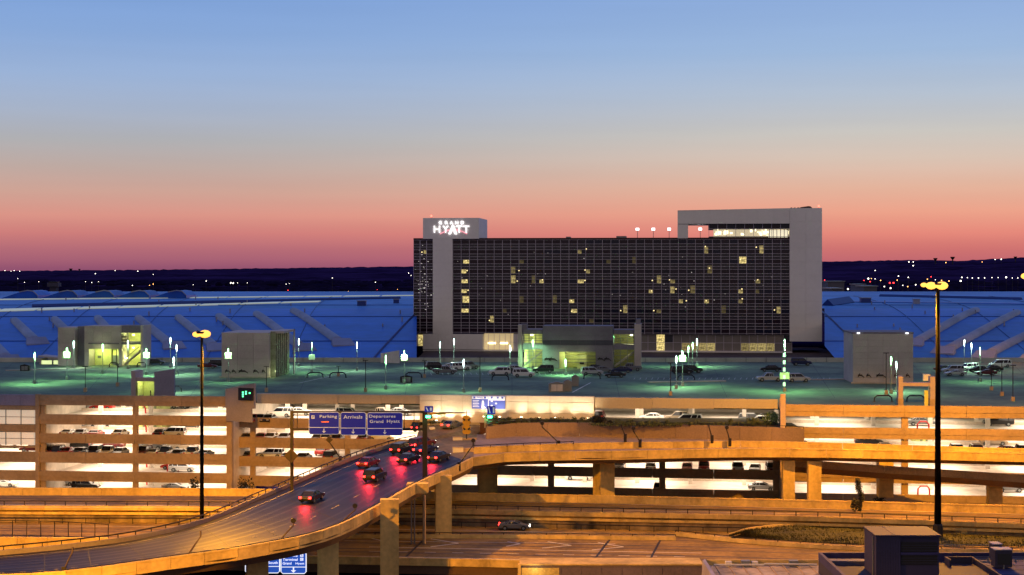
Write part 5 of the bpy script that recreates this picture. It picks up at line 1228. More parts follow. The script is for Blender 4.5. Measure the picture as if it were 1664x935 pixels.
# cars on the roof deck: (px, bottom row, kind, colour, yaw deg, where)
DC = [(723, 608, 'pickup', 'grey', 4, 'front of the left cluster, facing right'), (708, 600.5, 'suv', 'black', 20, 'at the left end of the left cluster'), (734, 601, 'sedan', 'white', 8, 'behind the grey pickup'), (748, 602, 'suv', 'white', 25, 'second behind the grey pickup'), (762, 600, 'suv', 'grey', 30, 'at the right end of the left cluster'),
      (812, 610, 'suv', 'white', 182, 'before the central building, left of its white twin'), (822, 607.5, 'sedan', 'black', 185, 'tucked behind the two white cars'), (851, 613, 'suv', 'white', 2, 'front, before the left stair bay'), (838, 604, 'sedan', 'silver', 10, 'near the left pier of the central building'), (883, 606, 'suv', 'dark green', 178, 'right of the two white SUVs'),
      (962, 610, 'suv', 'silver', 4, 'before the lit central doors'), (970, 603.5, 'sedan', 'black', 8, 'just behind the silver SUV'), (980, 606, 'sedan', 'grey', 10, 'peeping out right of the silver SUV'), (999, 613.5, 'coupe', 'black', 183, 'front of the central row'), (1010, 606, 'sedan', 'dark blue', 178, 'behind the black coupe'), (1024, 603, 'pickup', 'grey', 175, 'at the right end of the central row'),
      (1108, 608, 'suv', 'black', 3, 'alone, under the lamp with a square sign'), (1124, 606, 'suv', 'dark green', 5, 'just right of the lone black SUV'), (1252, 604, 'sedan', 'black', 176, 'left of the tall green lamp'), (1250, 620, 'pickup', 'silver', 184, 'left of the tall green lamp base'), (1297, 621, 'suv', 'silver', 3, 'right of the tall green lamp base'), (1302, 594, 'suv', 'dark blue', 2, 'by the back edge behind the tall green lamp'),
      (1535, 604, 'sedan', 'black', 20, 'at the left end of the right cluster'), (1552, 611, 'coupe', 'silver', 180, 'front of the right cluster'), (1548, 607, 'suv', 'silver', 182, 'behind the low silver coupe'), (1573, 603, 'suv', 'white', 200, 'in the middle of the right cluster'), (1590, 605, 'sedan', 'black', 178, 'behind the red car'), (1602, 610, 'coupe', 'maroon', 180, 'front right of the right cluster'), (1612, 604, 'sedan', 'black', 178, 'right of the red car'), (1625, 597, 'van', 'white', 182, 'by the back edge at the far right'),
      (337, 599, 'coupe', 'maroon', 6, 'left of the box building behind the mast'), (356, 597, 'suv', 'black', 6, 'half hidden by the box building'), (252, 593, 'sedan', 'black', 6, 'right of the yellow stair bay'), (757, 597.5, 'sedan', 'silver', 20, 'rearmost of the left cluster')]
for px, by, k, c, yw, where in DC:
    p = G(px, by, DZ + .01)
    if p.y > 388: p = Vector(((px - CX) * 386 / F, 386, DZ + .01))
    car(k, c, p, radians(yw), f"{c} {KW[k]} on the roof deck, {where}", 'cars parked on the roof deck')
# cars inside the garage
def row(pl, floors, li, items, levname, wing_):
    seen = {}
    n = 0
    for it in sorted(items):
        px, d, k, c, yw = it
        fl_ = floorM2 if (pl is MP and px > 700) else floors
        p = pl.w(pl.u(px, d), d, fl_[li] + .01)
        key = (k, c); seen[key] = seen.get(key, 0) + 1
        n += 1
        where = f"{ORD[n - 1]} from left, {levname} level, {wing_}"
        car(k, c, p, radians(yw) - pl.a, f"{c} {KW[k]}, {where}", f"cars inside the {wing_} of the garage")
cl = ['black', 'white', 'silver', 'grey', 'maroon', 'tan', 'black', 'white', 'dark blue', 'red']
def fill(px0, px1, step, d, seed, kinds=('sedan', 'suv', 'sedan', 'coupe', 'pickup'), skip=.1, face=90):
    rr = random.Random(seed); out_ = []; px = px0
    while px < px1:
        if rr.random() > skip: out_.append((px + rr.uniform(-2, 2), d + rr.uniform(-.4, .4), rr.choice(kinds), rr.choice(cl), face + rr.choice((0, 180)) + rr.uniform(-4, 4)))
        px += step * rr.uniform(.9, 1.25)
    return out_
LW = 'left wing'
row(LP, floorL, 0, [(101, 20, 'suv', 'white', 2), (128, 22, 'suv', 'silver', 2), (166, 20, 'coupe', 'red', 180), (273, 24, 'suv', 'white', 0), (291, 24, 'sedan', 'black', 0)], 'top open', LW)
row(LP, floorL, 1, fill(112, 200, 19, 5.0, 11, skip=.25) + [(118, 20, 'suv', 'silver', 0), (165, 20, 'sedan', 'white', 0), (280, 6, 'suv', 'silver', 182), (308, 22, 'pickup', 'black', 0), (262, 6, 'sedan', 'black', 90)], 'second open', LW)
row(LP, floorL, 2, fill(78, 210, 17.5, 3.6, 12, skip=.0) + fill(80, 205, 44, 14, 13, face=0) + fill(232, 350, 18, 3.6, 14, skip=.0) + fill(250, 330, 44, 14, 15, face=0), 'crowded middle', LW)
row(LP, floorL, 3, [(283, 12, 'sedan', 'red', 180), (297, 9, 'suv', 'silver', 2)], 'fourth open', LW)
row(LP, floorL, 4, [(96, 14, 'suv', 'white', 0), (140, 7, 'suv', 'black', 2), (128, 12, 'sedan', 'silver', 2), (285, 8, 'coupe', 'grey', 0)], 'lowest', LW)
row(LP, floorL, 2, [(15, 14, 'sedan', 'white', 0), (54, 8, 'sedan', 'maroon', 180)], 'third', 'far left bay')
row(LP, floorL, 4, [(8, 9, 'coupe', 'white', 0)], 'lowest', 'far left bay')
MW = 'middle wing'
row(MP, floorM, 0, [(455, 12, 'suv', 'white', 182), (487, 16, 'sedan', 'white', 0), (567, 13, 'suv', 'silver', 0), (618, 14, 'pickup', 'tan', 0), (650, 18, 'sedan', 'silver', 0), (974, 16, 'suv', 'maroon', 90), (1058, 16, 'sedan', 'white', 182), (1102, 16, 'suv', 'tan', 180), (1118, 11, 'van', 'silver', 180), (1236, 10, 'suv', 'white', 182), (1222, 14, 'suv', 'grey', 0), (1256, 14, 'suv', 'black', 0)] + fill(384, 440, 13, 1.9, 21, ('sedan',)), 'top', MW)
row(MP, floorM, 1, fill(384, 560, 17, 2.6, 22, ('sedan', 'suv'), skip=.3) + [(620, 6, 'van', 'white', 0), (592, 4, 'sedan', 'maroon', 90)], 'second', MW)
row(MP, floorM, 2, [(405, 4, 'sedan', 'black', 90), (440, 6, 'suv', 'white', 182), (388, 4, 'suv', 'grey', 90), (494, 3, 'sedan', 'black', 90), (524, 12, 'sedan', 'red', 90), (538, 4, 'suv', 'black', 90), (470, 4, 'coupe', 'black', 90)] + fill(1005, 1265, 26, 4, 23, ('sedan', 'suv', 'pickup'), skip=.15), 'third', MW)
row(MP, floorM, 3, [(1238, 7, 'sedan', 'silver', 0), (940, 16, 'suv', 'white', 0), (1072, 3, 'suv', 'tan', 90)], 'lowest', MW)
RW = 'right wing'
row(RP, floorR, 0, [(1622, 16, 'van', 'black', 180), (1497, 15, 'sedan', 'grey', 0)], 'top', RW)
row(RP, floorR, 1, [(1305, 8, 'sedan', 'black', 0), (1347, 2.4, 'sedan', 'maroon', 90), (1412, 14, 'suv', 'black', 0), (1437, 3.4, 'suv', 'silver', 90), (1460, 3, 'sedan', 'grey', 90), (1497, 3, 'sedan', 'black', 90), (1520, 2.8, 'sedan', 'white', 90), (1553, 3.4, 'suv', 'black', 90), (1585, 3.2, 'suv', 'maroon', 90), (1614, 18, 'sedan', 'tan', 0), (1640, 4, 'sedan', 'red', 8), (1660, 3.5, 'suv', 'black', 90)], 'second', RW)
row(RP, floorR, 2, fill(1300, 1450, 24, 3.4, 31, skip=.1), 'third', RW)
row(RP, floorR, 3, [(1640, 12, 'suv', 'grey', 4)], 'lowest', RW)
# vehicles climbing the flyover with red tail lamps lit
RC = [(.66, .60, 'sedan', 'black', 'lowest of the cars climbing the flyover'), (.735, .45, 'suv', 'black', 'inner lane below the Arrivals sign'), (.765, .74, 'sedan', 'maroon', 'outer lane below the Departures sign'), (.83, .52, 'sedan', 'black', 'inner lane left of the right gantry leg'),
      (.865, .76, 'suv', 'black', 'outer lane left of the right gantry leg'), (.90, .34, 'sedan', 'black', 'nearest lane just above the gantry leg'), (.925, .60, 'coupe', 'dark blue', 'inner lane close below the lane split'), (.965, .76, 'suv', 'maroon', 'topmost in the outer lane near the gate')]
for s_, t_, k, c, lab in RC:
    p = ramp_pt(s_, t_); q_ = ramp_pt(min(1, s_ + .02), t_); d_ = q_ - p
    o = car(k, c, p + Vector((0, 0, .02)), atan2(d_.y, d_.x), f"{c} {KW[k]} with tail lamps lit, {lab}", 'cars driving up the flyover', 'th')
    o.rotation_euler = (0, -math.asin(d_.z / d_.length), atan2(d_.y, d_.x))
    ld = bpy.data.lights.new('tail_glow', 'SPOT'); ld.energy = 700; ld.color = (1, .02, .03); ld.spot_size = radians(120); ld.shadow_soft_size = .4; ld.spot_blend = .6
    lo = bpy.data.objects.new('tail_glow', ld); COL.objects.link(lo); lo.parent = o; lo.location = (-2.55, 0, .95); lo.rotation_euler = (0, radians(62), 0)
for px, py, z_, yw, k, c, lab in ((735, 697, 11.3, 60, 'sedan', 'grey', 'turning in through the garage gate'), (690, 702, 10.4, 45, 'suv', 'black', 'at the gate left of the yellow boards')):
    p = G(px, py, z_); o = car(k, c, p, radians(yw), f"{c} {KW[k]} with red tail lamps, {lab}", 'cars driving up the flyover', 'th')
p = gm_(838, 872); car('coupe', 'grey', G(836, 861, ZT3), radians(-3), 'grey coupe with lit headlamps on the lower road, partly hidden by the dark rail', 'cars on the lower road', 'th')

# ------------------------------------------------------------------ lamps on the roof deck
tube_g = emat('tube_green', (.50, 1, .60), 1.25); tube_w = emat('tube_white', (.80, .95, 1), 1.2); box_g = emat('marker_glow', (.55, 1, .40), .42)
DL = [(56.5, 624, 572, 'g'), (109, 618, 565, 'b'), (120, 598.6, 554, 'w'), (138.6, 637, 592, 'd'), (167, 607.6, 559, 'g'), (191, 628, 588, 'd'), (208, 600, 553, 'w'), (238, 610, 566, 'b'), (277, 597, 548, 'w'), (287, 609, 560, 'w'), (282.5, 638, 580, 'w'),
      (371, 620.5, 566, 'b'), (433, 637, 592, 'd'), (485.5, 596, 550, 'w'), (507, 606, 556, 'b2'), (550, 611.5, 592, 'd'), (580, 602.5, 555, 'w'), (594, 637, 582, 'd'), (626.7, 633, 577, 'g'), (657, 624, 569, 'b'), (690, 614, 583, 'd'), (715, 598, 555, 'w'), (737.6, 598, 550, 'w'), (753.5, 638, 583, 'w'), (780, 637, 577, 'd'),
      (829, 597, 561, 'w'), (848, 597, 555, 'g'), (866, 600, 552, 'g'), (919, 610, 583, 'g'), (971.5, 598, 561, 'g'), (985, 598, 556, 'w'), (997, 595.5, 545, 'g'), (1089.6, 643, 586, 'd'), (1099, 632, 578, 'w'), (1109, 628, 570, 'b'), (1118.6, 597, 562, 'g'), (1125.5, 597, 556, 'g'), (1132.5, 595, 550, 'w'), (1275, 637, 551, 'G'),
      (1440, 641, 570, 'd'), (1448, 640, 579, 'g'), (1456.6, 636, 587, 'w'), (1567, 597, 552, 'w'), (1578.5, 604, 557, 'w'), (1592.6, 620.5, 564, 'g'), (1611, 634.6, 590, 'd'), (1628, 643.6, 583, 'd'), (1646, 652, 590, 'd')]
DECKE = 4600
for i, (px, by, ty, kd) in enumerate(sorted(DL)):
    p = G(px, max(by, 596), DZ); Y = p.y; h = (H - (ty - YH) * Y / F) - DZ
    desc = {'g': 'slim deck lamp post with green glowing tube', 'w': 'slim deck lamp post with white glowing tube', 'd': 'slim dark deck lamp post with unlit top', 'b': 'deck lamp post with glowing tube and square lit marker', 'b2': 'deck lamp post with small lamp and dim square marker', 'G': 'tall double deck lamp post glowing green along its length'}[kd]
    near = ''
    t = thing('deck_lamp_post', f"{desc}, {ORD[i]} lamp post from the left", 'lamp post', p, 0, 'lamp posts on the roof deck')
    L_ = {'g': 1.7, 'w': 1.6, 'd': .5, 'b': .9, 'b2': .5, 'G': 2.2}[kd]
    obj('pole', MB().tube([(0, 0, 0), (0, 0, h - L_)], .075, 6), steel_g if kd != 'd' else steel_d, t); obj('pole_base', MB().box(-.28, .28, -.28, .28, 0, .75), conc_spandrel if kd == 'd' else steel_g, t)
    if kd == 'd':
        obj('lamp_arm', MB().box(-.5, .5, -.1, .1, h - .5, h - .38), steel_d, t)
    else:
        obj('lamp_tube', MB().tube([(0, 0, h - L_), (0, 0, h)], .10, 8), tube_g if kd in 'gGbb2' else tube_w, t)
        obj('lamp_cap', MB().tube([(0, 0, h), (0, 0, h + .12)], .16, 8), steel_d, t)
        ld = bpy.data.lights.new('deck_light', 'SPOT'); ld.energy = DECKE * R.uniform(.6, 1.4) * (1.6 if kd == 'G' else 1); ld.color = (.42, 1, .45) if kd in 'gGbb2' else (.6, 1, .72); ld.spot_size = radians(166); ld.spot_blend = 1; ld.shadow_soft_size = .25
        lo = bpy.data.objects.new('deck_light', ld); COL.objects.link(lo); lo.parent = t; lo.location = (0, -.5, h - .2)
    if kd in ('b', 'b2'):
        obj('marker_box', MB().box(-.62, .62, -.15, .15, h - L_ - 1.2 - (2.2 if kd == 'b2' else 0), h - L_ - .02 - (2.2 if kd == 'b2' else 0)), box_g if kd == 'b' else conc_light, t)
    if kd == 'G':
        for k in range(5): obj('marker_lamp', MB().box(-.32, .12, -.24, -.1, h - 2.6 - k * 1.35, h - 3.3 - k * 1.35), tube_g, t)
        obj('marker_box', MB().box(-.85, .85, -.2, .25, h - 7.4, h - 6.2), box_g, t)
# black pipe hoops (wheel stops / cart hoops)
HO = [(512, 614, 1), (549, 614, 1), (672, 614, 1), (185, 597, .6), (230, 597, .6), (813, 618, 1), (962, 616, 1), (1115, 618, 1), (211, 589, .7), (239, 643, .8), (283, 643, .8), (1435, 659, .9), (1488, 659, .9)]
HN = ['below the dark post left of the blue sign gantry axis', 'right of its twin near the slanted painted line']
for i, (px, by, s) in enumerate(sorted(HO)):
    p = G(px, by, DZ) if by < 640 else G(px, by - 6, DZ)
    t = thing('hoop_barrier', f"black bent pipe hoop standing on the roof deck, {ORD[i]} hoop from the left", 'barrier', p, 0, 'black pipe hoops on the roof deck')
    obj('hoop', MB().tube([(-1.7 * s, 0, 0), (-1.6 * s, 0, .7), (-1.1 * s, 0, 1.05), (1.1 * s, 0, 1.05), (1.6 * s, 0, .7), (1.7 * s, 0, 0)], .13, 7), black, t)
    for sx_ in (-1, 1): obj('foot', MB().box(sx_ * 1.7 * s - .2, sx_ * 1.7 * s + .2, -.2, .2, 0, .06), black, t)
redp = mat('red_pipe', (.6, .02, .02), .4, var=.05)
RH = [(LP, 228, 14, floorL[0]), (LP, 229, 14, floorL[1]), (LP, 281, 9, floorL[3]), (LP, 230, 14, floorL[3]), (LP, 230, 14, floorL[4]), (RP, 1500, 7, floorR[0]), (RP, 1501, 7, floorR[3]), (RP, 1436, 7, floorR[3])]
RN = ['by the green core on the top left level', 'by the green core on the second left level', 'in front of the silver car on the fourth left level', 'by the green core on the fourth left level', 'by the green core on the lowest left level', 'on the top level of the right wing', 'on the lowest right level by the green core', 'on the lowest right level, left of its twin']
for i, (pl, px, d, zf) in enumerate(RH):
    t = thing('hoop_barrier', 'red painted pipe hoop ' + RN[i], 'barrier', pl.w(pl.u(px, d), d, zf), 0, 'red pipe hoops in the garage')
    obj('hoop', MB().tube([(-.95, 0, 0), (-.9, 0, 1.0), (-.5, 0, 1.4), (.5, 0, 1.4), (.9, 0, 1.0), (.95, 0, 0)], .14, 7), redp, t)

# ------------------------------------------------------------------ sign gantry and signals
GY = 218
def gx_(px, Y=GY): return (px - CX) * Y / F
def gz_(py, Y=GY): return H - (py - YH) * Y / F
t = thing('sign_gantry', 'dark steel gantry frame spanning the flyover, holding three blue signs', 'gantry', (0, GY, 0))
obj('leg', MB().box(gx_(471), gx_(476), .3, .8, 7.4, gz_(668)), steel_d, t); obj('leg', MB().box(gx_(686.3), gx_(694), .2, .9, gz_(789), gz_(670)), steel_d, t)
for y0, y1 in ((668.5, 672), (696.5, 700.5)): obj('beam', MB().box(gx_(471), gx_(694), .35, .65, gz_(y1), gz_(y0)), steel_d, t)
for px in (482, 552.5, 596, 656, 672): obj('strut', MB().box(gx_(px), gx_(px + 1.2), .3, .5, gz_(699), gz_(670)), steel_d, t)
obj('leg_foot', MB().box(gx_(684), gx_(697), -.1, 1.2, gz_(789), gz_(785)), steel_d, t)
def hsign(px0, px1, y0, y1, label, lines, Y=GY, arrow=True, bar=None, ico=None):
    s_ = thing('highway_sign', label, 'sign', (gx_(px0, Y), Y - .2, gz_(y1, Y)), 0, 'blue overhead signs')
    w, h = gx_(px1, Y) - gx_(px0, Y), gz_(y0, Y) - gz_(y1, Y)
    c = .22
    rp = [(c, 0), (w - c, 0), (w, c), (w, h - c), (w - c, h), (c, h), (0, h - c), (0, c)]
    obj('border', MB().prism(rp, 0, .12), sign_white, s_)
    e = .07; rp2 = [(c, e), (w - c, e), (w - e, c), (w - e, h - c), (w - c, h - e), (c, h - e), (e, h - c), (e, c)]
    obj('panel', MB().prism(rp2, -.03, .04), sign_blue, s_)
    if arrow:
        obj('divider', MB().box(e, w - e, -.05, -.03, h * .30, h * .325), sign_white, s_)
        ax = w * arrow if arrow is not True else w * .5; az = h * .06
        obj('arrow', MB().prism([(ax, az), (ax + .24, az + .26), (ax + .16, az + .30), (ax + .055, az + .2), (ax + .055, az + .62), (ax - .055, az + .62), (ax - .055, az + .2), (ax - .16, az + .30), (ax - .24, az + .26)], -.06, -.03), sign_white, s_)
    for (txt, x0, x1, yb_, hh) in lines:
        text_part(s_, txt, w * x0, -.045, h * yb_, w * (x1 - x0), h * hh, sign_white, .02, 1.05)
    if ico:
        obj('icon', MB().box(w * ico[0], w * ico[0] + .42, -.045, -.03, h * .70, h * .70 + .44), sign_white, s_); text_part(s_, 'P', w * ico[0] + .12, -.06, h * .70 + .06, .2, .32, sign_blue, .015)
    if bar:
        text_part(s_, bar, w * .42, -.05, h * .53, w * .25, h * .06, mat('sign_amber', (.5, .12, .01), .5, emit=(1, .3, .02), es=.15, var=0), .01)
    return s_
hsign(502, 551.5, 669.5, 706, 'blue Parking sign with boxed P, leftmost on the gantry', [('Parking', .36, .93, .70, .17)], bar='GARAGE' if 0 else None, arrow=.5, ico=(.09,))
o = [x for x in COL.objects if x.name.startswith('highway_sign')][-1]
obj('amber_plate', MB().box(1.7, 2.7, -.05, -.03, 1.62, 1.78), mat('sign_amber', (.35, .08, .01), .5, emit=(1, .3, .02), es=.12, var=0), o)
hsign(553.5, 595, 669.8, 707.3, 'blue Arrivals sign in the middle of the gantry', [('Arrivals', .12, .86, .72, .15)], arrow=.5)
hsign(596.5, 654.5, 670.3, 708, 'blue Departures and Grand Hyatt sign, rightmost on the gantry', [('Departures', .06, .80, .74, .16), ('Grand', .08, .46, .55, .13), ('Hyatt', .56, .92, .52, .17)], arrow=.5)
# signal arm and signals
t = thing('signal_arm', 'thin dark arm reaching right from the gantry leg over the entry lanes', 'signal arm', (0, GY, 0)); obj('arm', MB().box(gx_(694.2), gx_(758.5), .4, .55, gz_(672.5), gz_(671)), steel_d, t); obj('drop', MB().box(gx_(757.5), gx_(759), .4, .5, gz_(678), gz_(672.6)), steel_d, t)
obj('amber_plate', MB().box(gx_(698), gx_(724), .35, .39, gz_(674.3), gz_(671.2)), mat('amber_board', (.45, .25, .03), .6), t)
green = emat('signal_green', (.05, 1, .35), 14)
def signal(px, py, Y, label, sgn, post=None):
    t = thing('lane_signal', label, 'signal', (gx_(px, Y), Y - .35, gz_(py, Y)), 0, 'green lane signals')
    s = Y / GY
    obj('housing', MB().box(-.5 * s, .5 * s, 0, .25, -.28 * s, .28 * s), black, t)
    obj('lens', MB().tube([(-.3 * s, -.02, 0), (.3 * s, -.02, 0)], .15 * s, 8), green, t)
    x0, x1, y0, y1 = [v * s for v in sgn]
    obj('plate', MB().box(x0, x1, 0, .08, y0, y1), sign_blue, t)
    obj('plate_mark', MB().prism([(x0 + .15, y1 - .2), (x0 + .3, y1 - .15), (x0 + .55, y0 + .2), (x0 + .4, y0 + .15)], -.03, 0), sign_white, t); obj('plate_mark', MB().box(x1 - .42, x1 - .15, -.03, 0, y0 + .2, y1 - .2), sign_white, t)
    lamp(t, (0, -.6, -.1), 70, (.05, 1, .35), .15)
    if post: obj('post', MB().box(*[v * s for v in post]), concrete, t)
signal(696, 677, GY, 'green lane signal with small blue plate on the gantry leg', (-.5, .65, .62, 1.42))
signal(796, 677.3, 266, 'green lane signal under a dark blue plate on a pale post by the portal wall', (-.35, .75, .35, 1.45), (-.75, -.25, .05, .5, -1.5, .55))
# yellow crossed warning boards
for i, (py, lab) in enumerate(((683.5, 'upper yellow warning board with black arrows hanging over the lanes'), (698.5, 'lower yellow warning board with black arrows hanging over the lanes'))):
    w = 1.0; yl = mat('warning_yellow', (.42, .23, .01), .5, emit=(1, .6, .05), es=.03, var=.05)
    t = thing('warning_board', lab, 'sign', (gx_(758), GY + .3, gz_(py)), 0, 'yellow warning boards'); hh = .62
    obj('board', MB().prism([(-.32, hh), (.32, hh), (.62, .22), (.45, 0), (.6, -.3), (.4, -hh), (-.4, -hh), (-.6, -.3), (-.45, 0), (-.62, .22)], 0, .1), yl, t)
    for sx_ in (-1, 1): obj('arrow', MB().prism([(sx_ * .1, .05), (sx_ * .45, .3), (sx_ * .45, .05), (sx_ * .3, -.12)], -.04, 0), black, t)
    if i == 0: obj('hanger', MB().box(-.05, .05, 0, .1, .62, 1.3), steel_d, t)
    else: obj('hanger', MB().box(-.05, .05, 0, .1, .62, .66), steel_d, t); obj('post', MB().box(-.07, .07, .02, .14, -1.3, -.62), steel_d, t)
# backs of road signs and bent light poles on the ramps
def bent_pole(px0, y0, px1, y1, Y, label, disc=True):
    a, b = P(px0, y0, Y), P(px1, y1, Y); t = thing('bent_lamp_pole', label, 'lamp post', b, 0, 'leaning poles along the ramps')
    d_ = a - b
    obj('pole', MB().tube([(0, 0, 0), tuple(d_ * .55 + Vector((d_.x * .12, 0, 0))), tuple(Vector((d_.x, 0, d_.z * .8))), tuple(d_)], .1, 6), steel_d if y0 < 790 else mat('pole_tan', (.07, .045, .04), .6), t)
    obj('pole_base', MB().box(-.22, .22, -.2, .2, -.9, .35), steel_d, t)
    if disc: obj('lamp_head', MB().tube([(d_.x, -.2, d_.z), (d_.x, .2, d_.z)], .3, 8), steel_d, t)
for a in ((118, 889, 104, 926, 171, 'leaning pole on the near parapet of the flyover, far left', 0), (326, 863, 300, 910, 174, 'leaning pole on the near parapet, left of the blue hotel sign', 0), (477, 846, 449, 885, 180, 'leaning pole on the near parapet above the blue hotel sign', 1), (577, 822, 547, 857, 189, 'leaning pole on the near parapet between the two tall columns', 1),
          (769, 716, 746, 755, 228, 'leaning pole at the lane split right of the gantry', 1), (881, 688, 908, 720, 247, 'leaning pole at the start of the hedge wall', 1), (1010, 690, 1016, 709, 247, 'leaning pole below the left round shrub', 0), (1029, 696, 1040, 718, 247, 'leaning pole right of the first pole under the hedge', 1), (1152, 690, 1157, 711, 247, 'leaning pole below the silver minivan', 0), (1181, 695, 1186, 716, 247, 'leaning pole right of the minivan under the hedge', 1), (535, 712, 553, 745, 240, 'leaning sign pole behind the Arrivals sign', 1)): bent_pole(*a)
# diamond sign backs
bs = mat('sign_back', (.035, .025, .02), .6, metal=.3)
for px, py, r, Y, lab in ((473, 741, 1.0, 217.6, 'back of a diamond sign on the left gantry leg'), (535, 715, .55, 238.5, 'small back of a diamond sign behind the gantry')):
    t = thing('diamond_sign', lab, 'sign', (gx_(px, Y), Y, gz_(py, Y)), 0, 'diamond signs seen from behind'); obj('plate', MB().prism([(-r, 0), (0, r), (r, 0), (0, -r)], 0, .05), bs, t)
    obj('clamp', MB().box(-.1, .1, -.03, 0, -r * .6, r * .6), steel_d, t)
# lit hotel direction sign beneath the flyover
Y = 186; sw = emat('lit_sign_white', (.9, .93, 1), 1.0); sbl = mat('lit_sign_blue', (.02, .08, .5), .5, var=0, emit=(.03, .14, .75), es=.55)
t = thing('highway_sign', 'lit blue sign reading Terminal Grand Hyatt below the flyover between columns', 'sign', (gx_(456, Y), Y, gz_(933, Y)), 0, 'lit blue signs below the flyover')
w, h = gx_(498, Y) - gx_(456, Y), gz_(897, Y) - gz_(933, Y); c = .25
obj('border', MB().prism([(c, 0), (w - c, 0), (w, c), (w, h - c), (w - c, h), (c, h), (0, h - c), (0, c)], 0, .15), sw, t); e = .1
obj('panel', MB().prism([(c, e), (w - c, e), (w - e, c), (w - e, h - c), (w - c, h - e), (c, h - e), (e, h - c), (e, c)], -.03, .04), sbl, t); obj('divider', MB().box(e, w - e, -.05, -.03, h * .3, h * .33), sw, t)
for txt, x0, x1, zb__ in (('Terminal', .08, .66, .60), ('Terminal', .25, .66, .78), ('Grand', .08, .42, .43), ('Hyatt', .58, .92, .41)): text_part(t, txt, w * x0, -.05, h * zb__, w * (x1 - x0), h * .11, sw, .02)
for z_ in (.60, .78): obj('icon', MB().box(w * .76, w * .88, -.05, -.03, h * z_, h * (z_ + .13)), sw, t); text_part(t, 'C' if z_ == .6 else 'A', w * .785, -.07, h * (z_ + .025), w * .07, h * .08, sbl, .02)
ax = w * .5; obj('arrow', MB().prism([(ax, .15), (ax + .3, .45), (ax + .07, .42), (ax + .07, .75), (ax - .07, .75), (ax - .07, .42), (ax - .3, .45)], -.06, -.03), sw, t)
obj('post', MB().box(w * .5 - .15, w * .5 + .15, .2, .5, -gz_(933, Y) + ZT3, h), steel_d, t)
t = thing('highway_sign', 'lit blue sign ending in South, partly hidden by the left column', 'sign', (gx_(398, Y), Y, gz_(932, Y)), 0, 'lit blue signs below the flyover'); w = gx_(455, Y) - gx_(398, Y)
obj('border', MB().prism([(c, 0), (w - c, 0), (w, c), (w, h - c), (w - c, h), (c, h), (0, h - c), (0, c)], 0, .15), sw, t); obj('panel', MB().prism([(c, e), (w - c, e), (w - e, c), (w - e, h - c), (w - c, h - e), (c, h - e), (e, h - c), (e, c)], -.03, .04), sbl, t); obj('divider', MB().box(e, w - e, -.05, -.03, h * .3, h * .33), sw, t)
text_part(t, 'South', w * .66, -.05, h * .43, w * .28, h * .11, sw, .02)
# big blue directory on the portal wall
pt = thing('directory_sign', 'pale blue parking directory sign mounted on the white portal wall', 'sign', MP.w(uM(768), -.85, zM(795, 664)), -MP.a)
w, h = uM(822) - uM(768), zM(795, 643) - zM(795, 664); db = mat('directory_blue', (.06, .1, .5), .5, var=0, emit=(.2, .3, .9), es=.18); dw = mat('directory_white', (.8, .85, .95), .5, var=0, emit=(.8, .85, 1), es=.35)
obj('panel', MB().box(0, w * .49, 0, .12, 0, h), db, pt); obj('panel', MB().box(w * .51, w, 0, .12, 0, h), db, pt); obj('divider', MB().box(w * .49, w * .51, -.04, .12, 0, h), dw, pt)
obj('header', MB().box(.05, w * .48, -.03, 0, h * .76, h * .97), dw, pt); obj('header', MB().box(w * .52, w - .05, -.03, 0, h * .66, h * .97), dw, pt)
for i, (x, z_) in enumerate(((.08, .80), (.40, .80), (.60, .80), (.78, .80), (.92, .80))): obj('icon', MB().box(w * x - .18, w * x + .18, -.06, -.03, h * z_, h * z_ + .3), db, pt)
text_part(pt, 'Parking', w * .15, -.06, h * .81, w * .18, h * .12, db, .02)
for i in range(5): obj('text_line', MB().box(w * .03, w * (.22 - .02 * (i % 2)), -.03, 0, h * (.62 - i * .12), h * (.66 - i * .12)), dw, pt)
obj('emblem', MB().prism([(w * .29, .12), (w * .31, h * .6), (w * .34, h * .68), (w * .37, h * .5), (w * .36, h * .2), (w * .41, h * .12), (w * .41, .12)], -.03, 0), dw, pt)
for x, z_ in ((.6, .25), (.73, .42), (.6, .6)): obj('emblem', MB().box(w * x - .15, w * x + .15, -.03, 0, h * z_ - .12, h * z_ + .12), dw, pt)
# uplights in the hedge washing the portal wall
for i, px in enumerate((712, 733, 760, 790, 815, 850, 880, 905, 935, 958)):
    p = MP.w(uM(px), -2.2 if px > 775 else -1.6, 13.15 if px > 775 else 12.35); t = thing('uplight', f"small warm uplight at the foot of the portal wall, {ORD[i]} from the left", 'lamp', p, 0, 'uplights under the portal wall')
    obj('housing', MB().box(-.2, .2, -.15, .15, 0, .22), black, t); obj('lens', MB().box(-.16, .16, -.1, .12, .22, .26), emat('uplight_lens', (1, .78, .45), 25), t)
    ld = bpy.data.lights.new('uplight_beam', 'SPOT'); ld.energy = 620; ld.color = (1, .80, .52); ld.spot_size = radians(130); ld.spot_blend = 1; ld.shadow_soft_size = .2
    lo = bpy.data.objects.new('uplight_beam', ld); COL.objects.link(lo); lo.parent = t; lo.location = (0, 0, .35); lo.rotation_euler = (radians(180 - 22), 0, 0)

